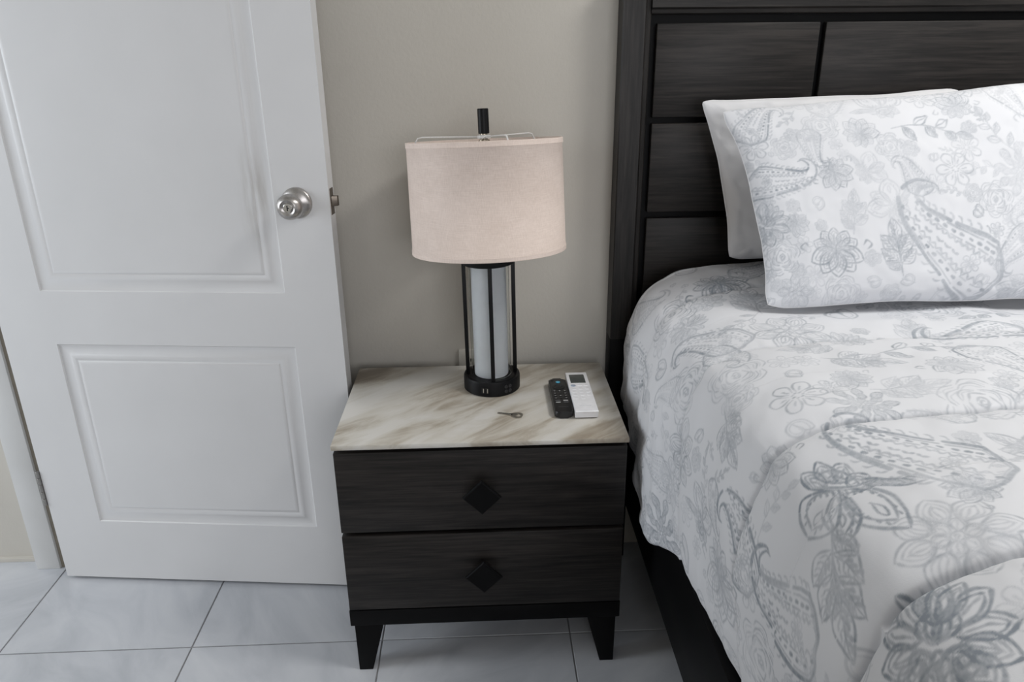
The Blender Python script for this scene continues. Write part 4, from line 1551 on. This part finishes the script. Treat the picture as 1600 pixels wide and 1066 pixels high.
cvs = Canvas(-0.12, 1.95, -1.68, 0.40)
heroes = [
    ('lily', 0.430, -0.570, 0, (0.0626, -0.0564, 0.024, 0.090), 1.0, 1),
    ('sprig', 0.370, -0.668, 0, (0.050, -0.040, 0.036, 0.062), 1.0, 1),
    ('peony', 0.420, -0.805, 0, (0.054, -0.040, 0.036, 0.064), 1.0, 1),
    ('paisley', 0.530, -0.530, 0.100, 5, 0.95, 1),
    ('small', 0.468, -0.357, 0.042, 0, 0.9, 1),
    ('rose', 0.418, -0.231, 0.050, 0, 0.85, 1),
    ('scroll', 0.489, -0.287, 0.034, 200, 0.85, 1),
    ('spray', 0.706, -0.224, 0.075, -15, 0.8, 1),
    ('rose', 0.696, -0.425, 0.058, 0, 0.75, 1),
    ('lotus', 0.720, -0.313, 0.050, 10, 0.75, 1),
    ('lotus', 0.559, -0.324, 0.038, 20, 0.7, 1),
    ('lotus', 0.386, -0.455, 0.042, -20, 0.85, 1),
    ('rose', 0.337, -0.120, 0.060, 0, 0.85, 1),
    ('blossom', 0.245, -0.186, 0.065, 0, 0.85, 1),
    ('paisley', 0.278, -0.600, 0.080, -20, 0.95, 1),
    ('rose', 0.165, -0.572, 0.055, 0, 0.9, 1),
    ('lily', 0.193, -0.310, 0.060, 80, 0.9, 1),
    ('sprig', 0.355, -0.335, 0.055, -20, 0.85, 1),
    ('paisley', 0.270, -0.455, 0.070, 10, 0.9, -1),
    ('blossom', 0.560, -0.090, 0.070, 10, 0.75, 1),
    ('paisley', 0.420, -0.050, 0.075, 70, 0.8, -1),
    ('paisley', 0.860, -0.150, 0.085, 60, 0.8, 1),
    ('spray', 0.625, -0.665, 0.075, 20, 0.55, 1),
    ('scroll', 0.320, 0.030, 0.055, 0, 0.9, 1),
    ('rose', 0.400, 0.130, 0.060, 0, 0.9, 1),
    ('lotus', 0.520, 0.190, 0.075, 30, 1.1, 1),
    ('paisley', 0.250, 0.150, 0.080, 160, 0.85, 1),
]
fill_canvas(cvs, heroes, 9000, (-0.10, 1.93, -1.65, 0.38), (0.018, 0.072), 3, (0.5, 0.9), 0.74)
pr = cvs.sample(CU, CV)
me = grid_mesh('comforter', P2, pr)
com = link('comforter', me, 'printed', origin=(1.14, -0.6, 0.43), label='white quilted comforter with grey floral paisley print draped over the bed')
com['category'] = 'bedding'

# ------------------------------------------------------------------ pillows


def pillow(name, label, corners, thick_front, thick_back, material, nu, nv, canvas=None, seed=0, pinch=(0.035, 0.03), wrinkle=1.0, ears=1.0):
    BL, BR_, TR, TL = [np.array(c) for c in corners]
    u = np.sin(np.linspace(-1, 1, nu) * math.pi / 2 * 0.55) / math.sin(math.pi / 2 * 0.55)
    v = np.sin(np.linspace(-1, 1, nv) * math.pi / 2 * 0.55) / math.sin(math.pi / 2 * 0.55)
    U, V = np.meshgrid(u, v)
    # edges sag inwards between the corners
    U2 = U * (1 - pinch[0] * (1 - V ** 2) * np.abs(U) ** 3)
    V2 = V * (1 - pinch[1] * (1 - U ** 2) * np.abs(V) ** 3)
    # soft corners and a slightly wandering outline
    rc = np.clip((np.abs(U) - 0.90) / 0.10, 0, 1) * np.clip((np.abs(V) - 0.84) / 0.16, 0, 1)
    U2 = U2 - np.sign(U) * 0.016 * rc ** 1.5
    V2 = V2 - np.sign(V) * 0.034 * rc ** 1.5
    eb = np.maximum(np.abs(U), np.abs(V)) ** 6
    U2 = U2 + 0.012 * eb * np.abs(U) * vnoise(V * 2.3 + seed, U * 0 + 0.5, seed + 11)
    V2 = V2 + 0.016 * eb * np.abs(V) * vnoise(U * 2.6 + seed, V * 0 + 0.5, seed + 12)
    a, b_ = (U2[..., None] + 1) / 2, (V2[..., None] + 1) / 2
    base = (BL * (1 - a) + BR_ * a) * (1 - b_) + (TL * (1 - a) + TR * a) * b_
    nrm = np.cross(BR_ - BL, TL - BL)
    nrm = nrm / np.linalg.norm(nrm)       # towards the room
    if nrm[1] > 0:
        nrm = -nrm
    Wm, Hm = np.linalg.norm(BR_ - BL), np.linalg.norm(TL - BL)
    prof_ = (np.clip(1 - np.abs(U) ** 3.0, 0, 1) ** 0.52) * (np.clip(1 - np.abs(V) ** 2.6, 0, 1) ** 0.52)
    X, Y = U * Wm / 2, V * Hm / 2
    # pulls running from the corners and along the edges
    wr = 0.0045 * vnoise(X * 9 + seed, Y * 9, seed + 1) + 0.0022 * vnoise(X * 24 + Y * 10, Y * 20 - X * 6, seed + 2) + 0.0010 * vnoise(X * 55, Y * 50, seed + 3)
    edge = np.clip(1 - np.maximum(np.abs(U), np.abs(V)), 0, 1)
    ew = np.exp(-((edge - 0.07) / 0.07) ** 2) * np.clip(edge / 0.03, 0, 1)
    along = np.where(np.abs(U) > np.abs(V), Y, X)
    wr = wr + ew * 0.0036 * vnoise(along * 46, edge * 6, seed + 5)
    corner = np.clip(np.abs(U) * np.abs(V) - 0.35, 0, 1)
    wr = wr * (prof_ ** 0.4) * wrinkle
    lim = np.clip(prof_ * 3, 0, 1)
    F_ = base + nrm * (thick_front * prof_ + wr * lim)[..., None]
    B_ = base - nrm * (thick_back * prof_ + 0.6 * wr * lim)[..., None]
    # the belly of the pillow sinks towards its lower edge
    sag = (1 - U ** 2) * np.clip(1 - V ** 2, 0, 1)
    F_[..., 2] -= 0.012 * sag
    ripple = 0.003 * vnoise(X * 22, Y * 22, seed + 8)
    bord = np.clip((0.10 - edge) / 0.10, 0, 1)
    for Q in (F_, B_):
        Q += nrm * (ripple * bord)[..., None]
    allP = np.concatenate([F_, B_[::-1][1:]], 0)     # wraps round the upper edge
    pv = None
    if canvas is not None:
        pf = canvas.sample(X + Wm / 2, Y + Hm / 2)
        pb = canvas.sample(X + Wm / 2, Y + Hm / 2)[::-1][1:]
        pv = np.concatenate([pf, pb], 0)
    me = grid_mesh(name, allP, pv)
    # close the seams
    bm = bmesh.new()
    bm.from_mesh(me)
    bmesh.ops.remove_doubles(bm, verts=bm.verts, dist=0.0002)
    bmesh.ops.recalc_face_normals(bm, faces=bm.faces)
    bm.to_mesh(me)
    bm.free()
    for p in me.polygons:
        p.use_smooth = True
    c0 = (BL + BR_) / 2
    o = link(name, me, material, origin=tuple(c0), label=label)
    o['category'] = 'pillow'
    # piped seam round the edge as a part
    ring = np.concatenate([base[0, :], base[1:, -1], base[-1, -2::-1], base[-2:0:-1, 0]], 0)
    rp = np.concatenate([(nrm * (ripple * bord)[..., None])[0, :], (nrm * (ripple * bord)[..., None])[1:, -1], (nrm * (ripple * bord)[..., None])[-1, -2::-1], (nrm * (ripple * bord)[..., None])[-2:0:-1, 0]], 0)
    ring = (ring + rp)[::3]
    bm = bmesh.new()
    cen = ring.mean(0)
    n_ = len(ring)
    vv = []
    for i in range(n_):
        d = Vector(ring[(i + 1) % n_] - ring[i - 1]).normalized()
        nn = Vector(nrm)
        out = d.cross(nn).normalized()
        if out.dot(Vector(ring[i] - cen)) < 0:
            out = -out
        p = Vector(ring[i])
        vv.append([bm.verts.new(p + out * x + nn * z) for x, z in ((-0.004, 0.0009), (0.0006, 0.0008), (0.0012, 0.0), (0.0006, -0.0008), (-0.004, -0.0009))])
    for i in range(n_):
        A, B = vv[i], vv[(i + 1) % n_]
        for k in range(4):
            bm.faces.new((A[k], A[k + 1], B[k + 1], B[k]))
    fin('seam', bm, material if canvas is None else 'white_cotton', o, smooth=True, angle=80)
    return o


pillow('pillow', 'plain white pillow leaning on the headboard behind the patterned pillow', [(0.560, 0.280, 0.874), (1.105, 0.290, 0.872), (1.045, 0.322, 1.228), (0.480, 0.316, 1.212)], 0.060, 0.050, 'white_cotton', 160, 110, None, 40, (0.06, 0.03), 1.6)
pc = Canvas(-0.02, 0.80, -0.02, 0.50)
ph = [
    ('rose', 0.150, 0.343, 0.033, 0, 0.75, 1),
    ('paisley', 0.050, 0.372, 0.050, -75, 0.8, 1),
    ('small', 0.022, 0.318, 0.028, 0, 0.75, 1),
    ('paisley', 0.060, 0.245, 0.058, -55, 0.85, -1),
    ('lotus', 0.155, 0.246, 0.040, 30, 0.9, 1),
    ('rose', 0.263, 0.290, 0.028, 0, 0.8, 1),
    ('spray', 0.335, 0.325, 0.060, -30, 0.85, 1),
    ('paisley', 0.338, 0.112, 0.108, 10, 0.74, 1),
    ('scroll', 0.400, 0.160, 0.027, 10, 1.1, 1),
    ('lotus', 0.133, 0.096, 0.060, 0, 0.95, 1),
    ('lotus', 0.066, 0.152, 0.030, 60, 0.8, 1),
    ('rose', 0.030, 0.092, 0.036, 0, 0.85, 1),
    ('sprig', 0.248, 0.098, 0.054, 185, 0.85, 1),
    ('scroll', 0.200, 0.036, 0.030, 70, 0.9, 1),
    ('blossom', 0.052, 0.026, 0.034, 0, 0.75, 1),
    ('rose', 0.139, 0.016, 0.036, 0, 0.75, 1),
    ('rose', 0.436, 0.182, 0.034, 0, 0.8, 1),
    ('small', 0.369, 0.240, 0.034, 0, 0.75, 1),
    ('spray', 0.455, 0.300, 0.045, 100, 0.75, 1),
    ('scroll', 0.262, 0.036, 0.030, 100, 0.8, -1),
]
fill_canvas(pc, ph, 3500, (0.0, 0.76, 0.0, 0.47), (0.014, 0.050), 8, (0.45, 0.8), 0.74)
pillow('pillow', 'front pillow in grey floral paisley print lying against the plain white pillow', [(0.543, -0.004, 0.853), (1.290, -0.008, 0.851), (1.315, 0.225, 1.262), (0.494, 0.218, 1.198)], 0.068, 0.045, 'printed', 440, 260, pc, 70, (0.060, 0.045), 1.0)
